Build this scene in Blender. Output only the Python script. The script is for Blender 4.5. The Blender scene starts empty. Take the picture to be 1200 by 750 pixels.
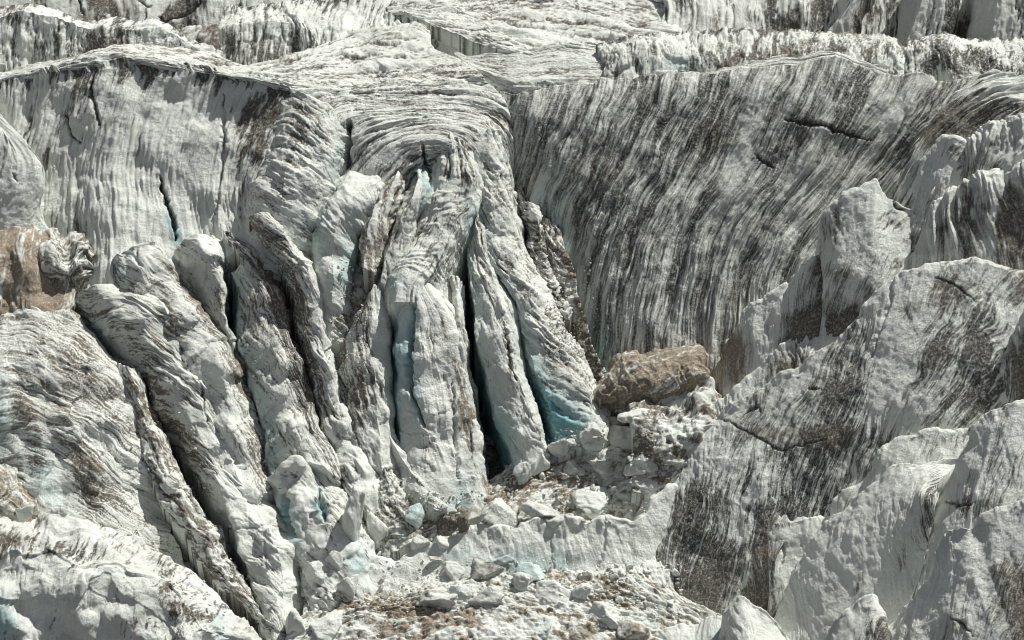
# Glacier icefall: ice slabs, seracs and fins above a basin of broken ice.
SUN_AZ_DEG, SUN_EL_DEG, SUN_STRENGTH, SKY_STRENGTH, EXPOSURE = 62.0, 61.0, 5.5, 0.105, -0.14
import bpy, math, random
import numpy as np

# ------------------------------------------------------------------ scene, camera, light
scene = bpy.context.scene
COL = scene.collection
W0, H0 = 1200.0, 750.0            # the frame in which survey points are given
HFOV = math.radians(20.0)
FPX = (W0 / 2) / math.tan(HFOV / 2)
D0 = 400.0                        # metres from the viewpoint to the middle of the icefall
MPP = D0 / FPX                    # metres per survey unit there
PITCH = math.radians(18.0)
CAM = np.array([0.0, -D0 * math.cos(PITCH), D0 * math.sin(PITCH)])
FW = np.array([0.0, math.cos(PITCH), -math.sin(PITCH)])
UP = np.array([0.0, math.sin(PITCH), math.cos(PITCH)])
RES = 1.25                        # mesh spacing, survey units

cd = bpy.data.cameras.new("camera")
cam = bpy.data.objects.new("camera", cd)
COL.objects.link(cam)
cam.location = CAM
cam.rotation_euler = (math.pi / 2 - PITCH, 0, 0)
cd.sensor_width = 36.0
cd.lens = 18.0 / math.tan(HFOV / 2)
cd.clip_start = 1.0
cd.clip_end = 5000.0
scene.camera = cam

SUN_AZ = math.radians(SUN_AZ_DEG)       # from straight behind the icefall, turning right
SUN_EL = math.radians(SUN_EL_DEG)
world = bpy.data.worlds.new("World")
scene.world = world
world.use_nodes = True
nt = world.node_tree
sky = nt.nodes.new("ShaderNodeTexSky")
sky.sky_type = 'NISHITA'
sky.sun_disc = False
sky.sun_elevation = SUN_EL
sky.sun_rotation = SUN_AZ
sky.altitude = 2500
sky.air_density = 0.55
sky.dust_density = 4.0
sky.ozone_density = 0.6
bg = nt.nodes["Background"]
bg.inputs[1].default_value = SKY_STRENGTH
hs = nt.nodes.new('ShaderNodeHueSaturation')        # sky colour desaturated so its fill light is less blue
hs.inputs['Saturation'].default_value = 0.3
nt.links.new(sky.outputs[0], hs.inputs['Color'])
nt.links.new(hs.outputs[0], bg.inputs[0])
sl = bpy.data.lights.new("sun", 'SUN')
sl.energy = SUN_STRENGTH
sl.angle = math.radians(0.5)
sl.color = (1.0, 0.975, 0.93)
so = bpy.data.objects.new("sun", sl)
COL.objects.link(so)
so.rotation_euler = (math.pi / 2 - SUN_EL, 0, math.pi - SUN_AZ)
so.location = (60, 120, 150)
vs = scene.view_settings
vs.view_transform = 'Standard'
vs.look = 'None'
vs.gamma = 1.0
vs.exposure = EXPOSURE
vs.use_curve_mapping = False
scene.cycles.max_bounces = 6
scene.cycles.diffuse_bounces = 4
scene.cycles.filter_width = 1.0

# ------------------------------------------------------------------ noise (numpy)
def _h(ix, iy, iz, seed):
    h = (ix.astype(np.uint32) * np.uint32(374761393)) ^ (iy.astype(np.uint32) * np.uint32(668265263)) \
        ^ (iz.astype(np.uint32) * np.uint32(2147483647)) ^ np.uint32((seed * 2654435761) & 0xffffffff)
    h = (h ^ (h >> np.uint32(13))) * np.uint32(1274126177)
    h = (h ^ (h >> np.uint32(16))) * np.uint32(2246822519)
    return h ^ (h >> np.uint32(15))

def noise2(x, y, seed=0):
    x = np.asarray(x, np.float32); y = np.asarray(y, np.float32)
    xi = np.floor(x); yi = np.floor(y)
    fx = x - xi; fy = y - yi
    xi = xi.astype(np.int64); yi = yi.astype(np.int64)
    z = np.zeros_like(xi)
    u = fx * fx * fx * (fx * (fx * 6 - 15) + 10); v = fy * fy * fy * (fy * (fy * 6 - 15) + 10)
    def g(dx, dy):
        a = _h(xi + dx, yi + dy, z, seed).astype(np.float32) * np.float32(2 * math.pi / 4294967296.0)
        return np.cos(a) * (fx - dx) + np.sin(a) * (fy - dy)
    a = g(0, 0) * (1 - u) + g(1, 0) * u
    b = g(0, 1) * (1 - u) + g(1, 1) * u
    return (a * (1 - v) + b * v) * 1.5

def fbm2(x, y, o=4, seed=0, gain=0.5):
    r = 0; a = 1.0; t = 0
    for i in range(o):
        r = r + a * noise2(x * 2 ** i + 13.7 * i, y * 2 ** i - 7.3 * i, seed + i * 17); t += a; a *= gain
    return r / t * 1.4

def noise3(x, y, z, seed=0):
    x = np.asarray(x, np.float32); y = np.asarray(y, np.float32); z = np.asarray(z, np.float32)
    xi = np.floor(x); yi = np.floor(y); zi = np.floor(z)
    fx, fy, fz = x - xi, y - yi, z - zi
    xi, yi, zi = xi.astype(np.int64), yi.astype(np.int64), zi.astype(np.int64)
    s = lambda f: f * f * (3 - 2 * f)
    u, v, w = s(fx), s(fy), s(fz)
    def c(dx, dy, dz):
        return _h(xi + dx, yi + dy, zi + dz, seed).astype(np.float32) * np.float32(2 / 4294967296.0) - 1
    r0 = (c(0,0,0)*(1-u)+c(1,0,0)*u)*(1-v) + (c(0,1,0)*(1-u)+c(1,1,0)*u)*v
    r1 = (c(0,0,1)*(1-u)+c(1,0,1)*u)*(1-v) + (c(0,1,1)*(1-u)+c(1,1,1)*u)*v
    return r0 * (1 - w) + r1 * w

def fbm3(P, f, o=3, seed=0):
    r = 0; a = 1.0; t = 0
    for i in range(o):
        r = r + a * noise3(P[..., 0] * f * 2 ** i, P[..., 1] * f * 2 ** i, P[..., 2] * f * 2 ** i, seed + 31 * i); t += a; a *= 0.5
    return r / t

def worley2(x, y, seed=0):
    xi = np.floor(x).astype(np.int64); yi = np.floor(y).astype(np.int64)
    z = np.zeros_like(xi); best = np.full(x.shape, 9.0, np.float32); sec = best.copy(); val = np.zeros(x.shape, np.float32)
    for dx in (-1, 0, 1):
        for dy in (-1, 0, 1):
            h = _h(xi + dx, yi + dy, z, seed)
            px = xi + dx + (h & np.uint32(0xffff)).astype(np.float32) / 65536
            py = yi + dy + (h >> np.uint32(16)).astype(np.float32) / 65536
            d = np.hypot(px - x, py - y)
            n = d < best
            sec = np.where(n, best, np.minimum(sec, d)); val = np.where(n, (h % np.uint32(1000)).astype(np.float32) / 1000, val)
            best = np.where(n, d, best)
    return best, sec, val

def sstep(a, b, x):
    t = np.clip((x - a) / (b - a), 0, 1)
    return t * t * (3 - 2 * t)

# ------------------------------------------------------------------ survey lattice -> surface
def crs(pts, n=None, t_out=None, ts=None):
    """Catmull-Rom through pts (k,m) or (k,...); resampled to n points by chord length."""
    P = np.asarray(pts, np.float64)
    k = len(P)
    if ts is None:
        dd = P[1:, :3] - P[:-1, :3]
        seg = np.sqrt(dd[:, 0] ** 2 + dd[:, 1] ** 2 + (0.35 * dd[:, 2]) ** 2) + 1e-6
        ts = np.concatenate([[0], np.cumsum(seg)]); ts /= ts[-1]
    if t_out is None: t_out = np.linspace(0, 1, n)
    i = np.clip(np.searchsorted(ts, t_out, side='right') - 1, 0, k - 2)
    h = ts[i + 1] - ts[i]
    f = (t_out - ts[i]) / h
    sl = (P[1:] - P[:-1]) / (ts[1:] - ts[:-1]).reshape((-1,) + (1,) * (P.ndim - 1))
    m = np.empty_like(P)
    m[0] = sl[0]; m[-1] = sl[-1]
    if k > 2:
        h0 = (ts[1:-1] - ts[:-2]).reshape((-1,) + (1,) * (P.ndim - 1)); h1 = (ts[2:] - ts[1:-1]).reshape((-1,) + (1,) * (P.ndim - 1))
        m[1:-1] = (sl[:-1] * h1 + sl[1:] * h0) / (h0 + h1)
    sh = (-1,) + (1,) * (P.ndim - 1)
    f = f.reshape(sh); h = h.reshape(sh)
    return ((2*f**3-3*f**2+1)*P[i] + (f**3-2*f**2+f)*h*m[i] + (-2*f**3+3*f**2)*P[i+1] + (f**3-f**2)*h*m[i+1])

def plen(P):
    d = np.diff(np.asarray(P, float), axis=0)
    return np.sqrt(d[:, 0] ** 2 + d[:, 1] ** 2 + (0.35 * d[:, 2]) ** 2).sum()

def world_of(x, y, d):
    D = D0 + d * MPP
    X = (x - W0 / 2) / FPX * D
    Y = (H0 / 2 - y) / FPX * D
    return CAM + np.stack([X, 0 * X, 0 * X], -1) + Y[..., None] * UP + D[..., None] * FW

def lattice(rows, crease=(), res=None):
    res = res or RES
    L = max(plen(r) for r in rows)
    nu = int(np.clip(L / res, 8, 1500))
    R = np.stack([crs(np.array(r, float), nu) if len(r) > 1 else np.repeat(np.array(r, float), nu, 0) for r in rows])   # rows, nu, 3
    cuts = [0] + sorted(crease) + [len(rows) - 1]
    out = []; vv = []; base = 0
    for a, b in zip(cuts[:-1], cuts[1:]):
        S = R[a:b + 1]
        dd = np.diff(S, axis=0)
        seg = np.sqrt(dd[..., 0] ** 2 + dd[..., 1] ** 2 + (0.35 * dd[..., 2]) ** 2)
        n = int(np.clip(np.percentile(seg.sum(0), 85) / res, 3, 1500))
        sg = seg.mean(1) + 1e-4
        ts = np.concatenate([[0], np.cumsum(sg)]); ts /= ts[-1]
        G = crs(S, t_out=np.linspace(0, 1, n), ts=ts)
        v = np.interp(np.linspace(0, 1, n), ts, np.arange(a, b + 1))
        if out: G = G[1:]; v = v[1:]
        out.append(G); vv.append(v)
    return np.concatenate(out), np.concatenate(vv)      # (nv,nu,3), row parameter per v

def pl_dist(x, y, line):
    best = np.full(x.shape, 1e9); tt = np.zeros(x.shape); n = len(line) - 1
    for i, ((ax, ay), (bx, by)) in enumerate(zip(line[:-1], line[1:])):
        vx, vy = bx - ax, by - ay
        t = np.clip(((x - ax) * vx + (y - ay) * vy) / (vx * vx + vy * vy + 1e-9), 0, 1)
        dd = np.hypot(x - ax - t * vx, y - ay - t * vy)
        tt = np.where(dd < best, (i + t) / n, tt); best = np.minimum(best, dd)
    return best, tt

_seed = [100]
def surface(rows, crease=(), ang=90, flute=(1.6, 0.30, 9), lump=0.5, lumpf=0.12, edge=0.35, grain=0.06, ridgy=0.35,
            dirt=0.2, groove=0.4, streak=0.5, patch=0.25, top=None, stain=(), crack=(), blue=0.0, blues=(), warm=0.15, warms=(),
            vdirt=None, vblue=None, rub=None, seed=None, skirt=10.0, back=0.6, res=None, bend=0.0, thr=(0.32, 0.70), clean=(), steps=None, wob=0.4, rim=None, facet=None, deep=0.0, calm=0.55, shear=0.0, jag=2.6, warp=0.0):
    """One ice surface: a smooth lattice through surveyed lines, then flutes, lumps, grain, cracks, dirt."""
    if seed is None:
        _seed[0] += 7; seed = _seed[0]
    if shear:
        rows = [[(p[0], p[1], p[2] - shear * max(0.0, p[0] - 790)) for p in r] for r in rows]
    if rim is not None:                                  # a thin ledge along the crest, then the face
        a_, b_ = crs(rows[0], 260), crs(rows[1], 260)
        al = np.concatenate([[0], np.cumsum(np.hypot(np.diff(a_[:, 0]), np.diff(a_[:, 1])))])
        z_ = 0 * al
        j1 = jag * (1.1 * fbm2(al / 34, z_, 2, seed + 90) + 0.9 * (np.abs(noise2(al / 15, z_ + 3, seed + 91)) - 0.3) + 0.5 * noise2(al / 5.5, z_ + 5, seed + 92))
        q_ = al / 26 + 0.6 * noise2(al / 40, z_ + 9, seed + 93)
        j1 = j1 + jag * 0.5 * ((q_ - np.floor(q_)) - 0.5)          # broken steps down the crest
        jd = jag * 1.2 * fbm2(al / 22, z_ + 7, 3, seed + 94)
        w_ = b_ - a_; u_ = a_ + w_ * rim + np.array([0, 0, 2.0]); c_ = u_ + 0.14 * (crs(rows[2], 260) - u_)
        a_ = a_ + np.stack([0.35 * j1, j1, jd], -1)
        rows = [a_.tolist(), (a_ + w_ * rim + np.array([0, 0, 2.0])).tolist(), c_.tolist()] + list(rows[2:])
        if vdirt is not None: vdirt = [vdirt[0], 0.6 * vdirt[0] + 0.4 * vdirt[1], vdirt[1]] + list(vdirt[2:])
        crease = tuple(set(crease) | {1})
    if deep:                                             # flanks fall further into the gaps
        n_ = len(rows)
        rows = [[(p[0], p[1], p[2] + deep * (1.0 if i in (0, n_ - 1) else 0.35 if n_ > 4 and i in (1, n_ - 2) else 0)) for p in r] for i, r in enumerate(rows)]
    G, vr = lattice(rows, crease, res)
    px, py, pd = G[..., 0], G[..., 1], G[..., 2]
    if warp:                                             # uneven widths, bulges and nicks
        nx_ = fbm2(px / 60 + seed, py / 60, 3, seed + 95, 0.6); ny_ = fbm2(px / 60 - seed, py / 60 + 5, 3, seed + 96, 0.6); nd_ = fbm2(px / 50, py / 50 + seed, 2, seed + 97)
        px = px + warp * nx_; py = py + warp * ny_; pd = pd + 1.6 * warp * nd_
    P = world_of(px, py, pd)
    du = np.gradient(P, axis=1); dv = np.gradient(P, axis=0)
    N = np.cross(du, dv)
    N /= np.linalg.norm(N, axis=-1, keepdims=True) + 1e-9
    flip = 1.0
    if (N * (CAM - P)).sum(-1).mean() < 0: N = -N; flip = -1.0
    for _ in range(3):                                   # soften normals so that creases do not tear
        N[1:-1] = (N[:-2] + 2 * N[1:-1] + N[2:]); N /= np.linalg.norm(N, axis=-1, keepdims=True) + 1e-9
    U = np.concatenate([[0], np.cumsum(np.linalg.norm(np.diff(P, axis=1), axis=-1).mean(0))])[None, :] + 0 * px
    V = np.concatenate([[0], np.cumsum(np.linalg.norm(np.diff(P, axis=0), axis=-1).mean(1))])[:, None] + 0 * px
    a = math.radians(ang)
    s = U * math.cos(a) + V * math.sin(a) + seed * 3.1
    t = -U * math.sin(a) + V * math.cos(a) + seed * 1.7
    t = t + bend * (s - s.mean()) ** 2 * 0.01
    lam, amp, st = flute
    tw = t + lam * wob * fbm2(s / (lam * 7), t / (lam * 5), 2, seed + 1)
    n1 = noise2(tw / lam, s / (lam * st), seed + 2)
    n2 = noise2(tw / (lam * 0.42) + 9, s / (lam * 0.42 * st * 0.8), seed + 3)
    n3 = noise2(tw / (lam * 0.17) + 5, s / (lam * 0.17 * st * 0.6), seed + 4)
    b1 = np.abs(n1) * 2.2 - 0.55; r1 = 0.45 - np.abs(n1) * 2.2
    n0 = noise2(tw / (lam * 2.7) + 3, s / (lam * 2.7 * st * 0.7), seed + 71)
    h1 = b1 * (1 - ridgy) + r1 * ridgy + 0.35 * n1 + 0.9 * (np.abs(n0) * 2 - 0.45)
    h2 = (np.abs(n2) * 2.0 - 0.5) * (1 - ridgy) + n2 * ridgy
    am = calm + (1.45 - calm) * sstep(-0.45, 0.55, fbm2(s / (lam * 9), t / (lam * 6), 2, seed + 5))     # flutes come and go
    hf = (h1 + 0.5 * h2 + 0.22 * n3) * am
    disp = amp * hf
    lf = fbm3(P, lumpf, 3, seed + 6)
    cf = np.abs(fbm3(P, lumpf * 2.6, 2, seed + 70)) * 2 - 0.45
    disp = disp + lump * lf * 1.2 - lump * 0.07 * cf
    if rub is not None:
        lam2, amp2 = rub
        q = fbm3(P, 0.5 / lam2, 2, seed + 40) * 0.5
        w1, w2, wv = worley2(U / lam2 + q, V / lam2 + q, seed + 7)
        x1, x2, xv = worley2(U / lam2 * 2.3 - q, V / lam2 * 2.3 + q, seed + 8)
        y1, y2, yv = worley2(U / lam2 * 5.1 - q, V / lam2 * 5.1 + q, seed + 9)
        disp = disp + amp2 * ((0.6 - w1 * 1.1) * (0.4 + wv) + 0.5 * (0.5 - x1) * (0.3 + xv) + 0.24 * (0.5 - y1))
        rubd = (wv - 0.5) * 0.5 + (xv - 0.5) * 0.4
    else: rubd = 0
    fine = fbm3(P, 1.3, 4, seed + 10)
    disp = disp + grain * fine * 2
    if facet is not None:                                # fractured plates
        fs, fa = facet
        qx = U / fs + 0.35 * fbm2(U / fs, V / fs, 3, seed + 80); qy = V / (fs * 1.3) + 0.35 * fbm2(V / fs + 9, U / fs, 3, seed + 81)
        g1, g2, gv = worley2(qx, qy, seed + 82)
        e1, e2, ev = worley2(qx * 2.7, qy * 2.7, seed + 83)
        disp = disp + fa * ((gv - 0.5) * 1.6 * sstep(0, 0.10, g2 - g1) + (ev - 0.5) * 0.6 * sstep(0, 0.15, e2 - e1))
    if steps is not None:                                # ledges across the flow
        lam3, amp3 = steps
        q = (s + 2.0 * fbm2(t / 6, s / 6, 2, seed + 60)) / lam3
        fr = q - np.floor(q)
        disp = disp + amp3 * (fr ** 2 - 0.33) * (0.4 + 0.8 * sstep(-0.3, 0.5, noise2(t / 5, s / 5, seed + 61)))
    # stains and dirt, with some light and shade painted in
    wx = px + 7 * fbm2(px / 22, py / 22, 3, seed + 11); wy = py + 7 * fbm2(py / 22 + 40, px / 22, 3, seed + 12)
    S = fbm2(tw / (lam * 0.62), s / (lam * 0.62 * st * 0.8), 3, seed + 13, 0.6)
    S2 = fbm2(tw / (lam * 0.22), s / (lam * 0.22 * st * 0.7), 3, seed + 14, 0.6)
    S3 = fbm2(tw / (lam * 0.1), s / (lam * 0.1 * st * 0.6), 2, seed + 19)
    PN = fbm3(P, 0.16, 5, seed + 15) + 0.5 * fbm3(P, 0.045, 2, seed + 18)
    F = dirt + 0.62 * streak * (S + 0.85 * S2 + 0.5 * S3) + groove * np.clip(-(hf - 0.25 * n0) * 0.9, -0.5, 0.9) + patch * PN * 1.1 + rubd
    if vdirt is not None: F = F + np.interp(vr, np.arange(len(vdirt)), vdirt)[:, None]
    if top is not None:                                  # dirt hanging from the upper edge in tongues
        am_t, len_t = top
        Lh = len_t * (0.55 + 0.9 * noise2(U / 2.2, 0 * U, seed + 16) + 0.7 * noise2(U / 0.8, 0 * U + 3, seed + 17) + 0.6 * noise2(U / 9, 0 * U + 3, seed + 18))
        F = F + am_t * (1 - sstep(0.35, 1.15, V / np.maximum(Lh + 0.5 * S, 0.25))) * np.clip(0.75 + 0.9 * S + 0.5 * S2, 0.2, 1.4)
    for (bx, by, rx, ry, rot, am_s) in stain:
        c, sn = math.cos(math.radians(rot)), math.sin(math.radians(rot))
        ex = ((wx - bx) * c + (wy - by) * sn) / rx; ey = (-(wx - bx) * sn + (wy - by) * c) / ry
        F = F + am_s * np.exp(-(ex ** 2 + ey ** 2) * 1.2) * (1 + 1.2 * S + 0.8 * S2 + 0.5 * S3 + 0.9 * PN)
    B = blue + 0 * px
    if vblue is not None: B = B + np.interp(vr, np.arange(len(vblue)), vblue)[:, None]
    for (bx, by, rx, ry, rot, am_s) in blues:
        c, sn = math.cos(math.radians(rot)), math.sin(math.radians(rot))
        ex = ((wx - bx) * c + (wy - by) * sn) / rx; ey = (-(wx - bx) * sn + (wy - by) * c) / ry
        B = B + am_s * np.exp(-(ex ** 2 + ey ** 2))
    Wm = warm + 0.25 * PN + 0 * px
    for (bx, by, rx, ry, rot, am_s) in warms:
        c, sn = math.cos(math.radians(rot)), math.sin(math.radians(rot))
        ex = ((wx - bx) * c + (wy - by) * sn) / rx; ey = (-(wx - bx) * sn + (wy - by) * c) / ry
        Wm = Wm + am_s * np.exp(-(ex ** 2 + ey ** 2))
    for cr_ in crack:
        line, wd, dep = cr_[0], cr_[1], cr_[2]
        dist, tl = pl_dist(px + 2.5 * fbm2(px / 9, py / 9, 3, seed + 21), py + 2.5 * fbm2(py / 9, px / 9 + 7, 3, seed + 22), line)
        wd = wd * (0.3 + 0.75 * np.sin(np.clip(tl, 0.02, 0.98) * math.pi) ** 0.8) * (0.8 + 0.5 * noise2(tl * 9, 0 * tl, seed + 33))
        k = np.exp(-(dist / wd) ** 2)
        disp = disp - dep * k
        F = F + (cr_[3] if len(cr_) > 3 else 0.7) * np.exp(-(dist / (wd * 1.1)) ** 2)
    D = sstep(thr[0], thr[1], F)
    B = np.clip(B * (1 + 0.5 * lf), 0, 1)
    P0 = P; P = P + N * disp[..., None]
    if edge:                                             # ragged outline
        ew = (0.22 + np.exp(-V / 1.3) + np.exp(-(V.max() - V) / 1.5) * 0.5)[..., None]
        P = P + edge * ew * np.stack([fbm3(P, 0.3, 4, seed + 30), fbm3(P, 0.3, 4, seed + 31), 1.4 * fbm3(P, 0.3, 4, seed + 32)], -1)
    nv, nu = px.shape
    idx = np.arange(nv * nu).reshape(nv, nu)
    q = np.stack([idx[:-1, :-1], idx[:-1, 1:], idx[1:, 1:], idx[1:, :-1]], -1).reshape(-1, 4)
    if flip < 0: q = q[:, ::-1]
    verts = P.reshape(-1, 3); att = np.stack([D, B, np.clip(Wm, 0, 1)], -1).reshape(-1, 3)
    # solid body: rim carried back and down into the glacier
    loop = np.concatenate([idx[0, :], idx[1:, -1], idx[-1, -2::-1], idx[-2:0:-1, 0]])
    if flip < 0: loop = loop[::-1]
    rim = verts[loop]; n0 = len(verts); m = len(loop)
    vrow = np.repeat(vr, nu); vl = [vrow]
    layers = [verts]; al = [att]; faces = [q]
    prev = loop
    for f in (0.33, 1.0):
        jg = 0.3 * np.stack([fbm3(rim + 7 * f, 0.3, 2, seed + 50)] * 3, -1) * (f < 1)
        layers.append(rim + np.array([0, back * skirt * f, -skirt * f]) + jg); al.append(att[loop]); vl.append(vrow[loop])
        cur = np.arange(m) + n0; n0 += m
        faces.append(np.stack([np.roll(prev, -1), prev, cur, np.roll(cur, -1)], -1))
        prev = cur
    cen = layers[-1].mean(0, keepdims=True); layers.append(cen); al.append(att[loop[:1]]); vl.append(vrow[loop[-1:]])
    tri = np.stack([np.roll(prev, -1), prev, np.full(m, n0)], -1)
    return np.concatenate(layers), np.concatenate(faces), tri, np.concatenate(al), (px, py, pd), np.concatenate(vl)

def build(name, geo, mat, parent=None, origin=None):
    V, Q, T, A = geo[:4]
    if origin is None:
        origin = np.array([V[:, 0].mean(), V[:, 1].mean(), V[:, 2].min()])
    me = bpy.data.meshes.new(name)
    V = (V - origin).astype(np.float32)
    me.vertices.add(len(V)); me.vertices.foreach_set("co", V.ravel())
    me.loops.add(Q.size + T.size)
    me.loops.foreach_set("vertex_index", np.concatenate([Q.ravel(), T.ravel()]).astype(np.int32))
    me.polygons.add(len(Q) + len(T))
    ls = np.concatenate([np.arange(len(Q)) * 4, Q.size + np.arange(len(T)) * 3]).astype(np.int32)
    me.polygons.foreach_set("loop_start", ls)
    me.polygons.foreach_set("use_smooth", np.ones(len(Q) + len(T), bool))
    me.update(calc_edges=True)
    ca = me.attributes.new("ice", 'FLOAT_COLOR', 'POINT')
    c4 = np.ones((len(V), 4), np.float32); c4[:, :3] = A
    ca.data.foreach_set("color", c4.ravel())
    me.materials.append(mat)
    o = bpy.data.objects.new(name, me)
    COL.objects.link(o)
    if parent is not None:
        o.parent = parent
        o.location = origin - np.array(parent.location)
    else: o.location = origin
    return o

def tag(o, label=None, cat=None, group=None, kind=None):
    if label: o["label"] = label
    if cat: o["category"] = cat
    if group: o["group"] = group
    if kind: o["kind"] = kind
    return o

SURF = {}
def ice(name, label, cat, rows, group=None, mat=None, kind=None, **k):
    parts = k.pop('parts', None)
    g = surface(rows, **k)
    SURF[label or name] = g[4]
    if parts:                                            # faces of their own look become parts
        V = g[0]
        e = bpy.data.objects.new(name, None); COL.objects.link(e); e.empty_display_size = 2.0
        e.location = np.array([V[:, 0].mean(), V[:, 1].mean(), V[:, 2].min()])
        tag(e, label, cat, group)
        lo = -1.0
        for pn, hi in parts:
            sel = []
            for F in (g[1], g[2]):
                m_ = g[5][F].mean(1); sel.append(F[(m_ > lo) & (m_ <= hi)])
            lo = hi
            if len(sel[0]) < 4: continue
            used = np.zeros(len(V), bool)
            for F in sel: used[F.ravel()] = True
            mp = np.cumsum(used) - 1
            build(pn, (V[used], mp[sel[0]], mp[sel[1]], g[3][used]), mat or ICE, e)
        return e
    return tag(build(name, g, mat or ICE), label, cat, group, kind)

def ice_parts(name, label, cat, parts, group=None):
    geos = [(n, surface(r, **k), k.get('_m')) for n, r, k in parts]
    allv = np.concatenate([g[0] for _, g, _ in geos])
    org = np.array([allv[:, 0].mean(), allv[:, 1].mean(), allv[:, 2].min()])
    e = bpy.data.objects.new(name, None); COL.objects.link(e)
    e.location = org; e.empty_display_size = 2.0
    tag(e, label, cat, group)
    for n, g, m in geos:
        SURF[label + '/' + n] = g[4]
        build(n, g, ICE, e)
    return e

# ------------------------------------------------------------------ material
def ice_material(name, clean_a, clean_b, rough=0.42):
    m = bpy.data.materials.new(name); m.use_nodes = True
    t = m.node_tree; N = t.nodes; L = t.links
    bs = N["Principled BSDF"]
    def n(tp, **kw):
        x = N.new(tp)
        for k_, v_ in kw.items(): setattr(x, k_, v_)
        return x
    def noise(scale, detail, rough_=0.6):
        x = n("ShaderNodeTexNoise"); x.inputs["Scale"].default_value = scale; x.inputs["Detail"].default_value = detail
        x.inputs["Roughness"].default_value = rough_; L.new(geo.outputs["Position"], x.inputs["Vector"]); return x
    def mix(f, a, b, blend='MIX'):
        x = n("ShaderNodeMix", data_type='RGBA', blend_type=blend)
        for sock, val in ((x.inputs[0], f), (x.inputs[6], a), (x.inputs[7], b)):
            if hasattr(val, "links"): L.new(val, sock)
            elif isinstance(val, (int, float)): sock.default_value = val
            else: sock.default_value = (*val, 1)
        return x.outputs[2]
    def math_(op, a, b=0.0, c=0.0, clamp=False):
        x = n("ShaderNodeMath", operation=op, use_clamp=clamp)
        for sock, val in zip(x.inputs, (a, b, c)):
            if hasattr(val, "links"): L.new(val, sock)
            else: sock.default_value = val
        return x.outputs[0]
    def ramp(v, a, b):
        x = n("ShaderNodeMapRange", interpolation_type='SMOOTHSTEP'); x.inputs[1].default_value = a; x.inputs[2].default_value = b
        L.new(v, x.inputs[0]); return x.outputs[0]
    geo = n("ShaderNodeNewGeometry")
    at = n("ShaderNodeAttribute", attribute_name="ice")
    sp = n("ShaderNodeSeparateColor"); L.new(at.outputs["Color"], sp.inputs[0])
    dirt, blue, warm = sp.outputs[0], sp.outputs[1], sp.outputs[2]
    big = noise(0.12, 3).outputs["Fac"]; mid = noise(0.9, 6, 0.7).outputs["Fac"]; fine = noise(4.0, 5, 0.75).outputs["Fac"]; spk = noise(7.0, 2).outputs["Fac"]; fin2 = noise(2.6, 6, 0.8).outputs["Fac"]
    c = mix(ramp(big, 0.35, 0.65), clean_a, clean_b)
    c = mix(math_('MULTIPLY', ramp(fine, 0.38, 0.62), 0.5), c, mix(0.5, c, (0.42, 0.43, 0.41)))
    c = mix(blue, c, (0.24, 0.47, 0.50))
    # dirt film, broken up by fine noise; dark grit and silt
    d2 = math_('ADD', dirt, math_('MULTIPLY', math_('SUBTRACT', mid, 0.5), math_('MULTIPLY', math_('MULTIPLY', dirt, math_('SUBTRACT', 1.0, dirt)), 3.2)))
    d3 = math_('ADD', d2, math_('MULTIPLY', math_('SUBTRACT', fine, 0.5), 0.34), clamp=True)
    wv = math_('ADD', warm, math_('MULTIPLY', math_('SUBTRACT', big, 0.5), 0.9), clamp=True)
    dc = mix(wv, (0.026, 0.025, 0.022), (0.27, 0.205, 0.135))
    dc = mix(math_('MULTIPLY', ramp(fine, 0.42, 0.66), 0.55), dc, mix(0.2, dc, (0.17, 0.155, 0.135)))
    br = math_('SUBTRACT', 1.0, math_('MULTIPLY', ramp(fin2, 0.48, 0.62), 0.42))
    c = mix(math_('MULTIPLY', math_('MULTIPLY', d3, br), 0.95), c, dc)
    pp = math_('MULTIPLY', ramp(spk, 0.66, 0.74), 0.5)
    c = mix(pp, c, (0.10, 0.09, 0.08))
    L.new(c, bs.inputs["Base Color"])
    r = math_('ADD', math_('MULTIPLY', d3, 0.35), rough)
    r = math_('ADD', r, math_('MULTIPLY', math_('SUBTRACT', mid, 0.5), 0.3), clamp=True)
    L.new(r, bs.inputs["Roughness"])
    L.new(math_('MULTIPLY', math_('MULTIPLY', blue, math_('SUBTRACT', 1.0, d3)), 0.55), bs.inputs["Subsurface Weight"])
    bs.inputs["Subsurface Radius"].default_value = (0.25, 0.8, 0.95); bs.inputs["Subsurface Scale"].default_value = 0.7
    bs.inputs["Specular IOR Level"].default_value = 0.35
    bs.inputs["IOR"].default_value = 1.31
    b1 = n("ShaderNodeBump"); b1.inputs["Strength"].default_value = 0.9; b1.inputs["Distance"].default_value = 0.36
    hh = math_('ADD', math_('MULTIPLY', mid, 1.0), math_('MULTIPLY', fine, 0.45))
    L.new(hh, b1.inputs["Height"])
    L.new(b1.outputs[0], bs.inputs["Normal"])
    return m
ICE = ice_material("glacier_ice", (0.85, 0.875, 0.81), (0.71, 0.735, 0.675))
# ------------------------------------------------------------------ the setting: ice under everything
def flat_rows(xs, ys_ds, tilt=0.0):
    return [[(x, y, d + tilt * (x - 600)) for x in xs] for y, d in ys_ds]
ice("glacier", None, None, flat_rows((-420, 0, 300, 600, 900, 1200, 1620),
    [(-60, 560), (100, 420), (200, 330), (300, 270), (400, 225), (480, 200), (560, 110), (600, 75), (650, 30), (700, -15), (770, -70), (900, -200), (1000, -290)]),
    kind="structure", rub=(3.0, 0.9), ang=0, flute=(2, .2, 4), res=2.2, warm=0.3, dirt=.72)  # dark grit, deepened to paint shade into the gaps

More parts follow.
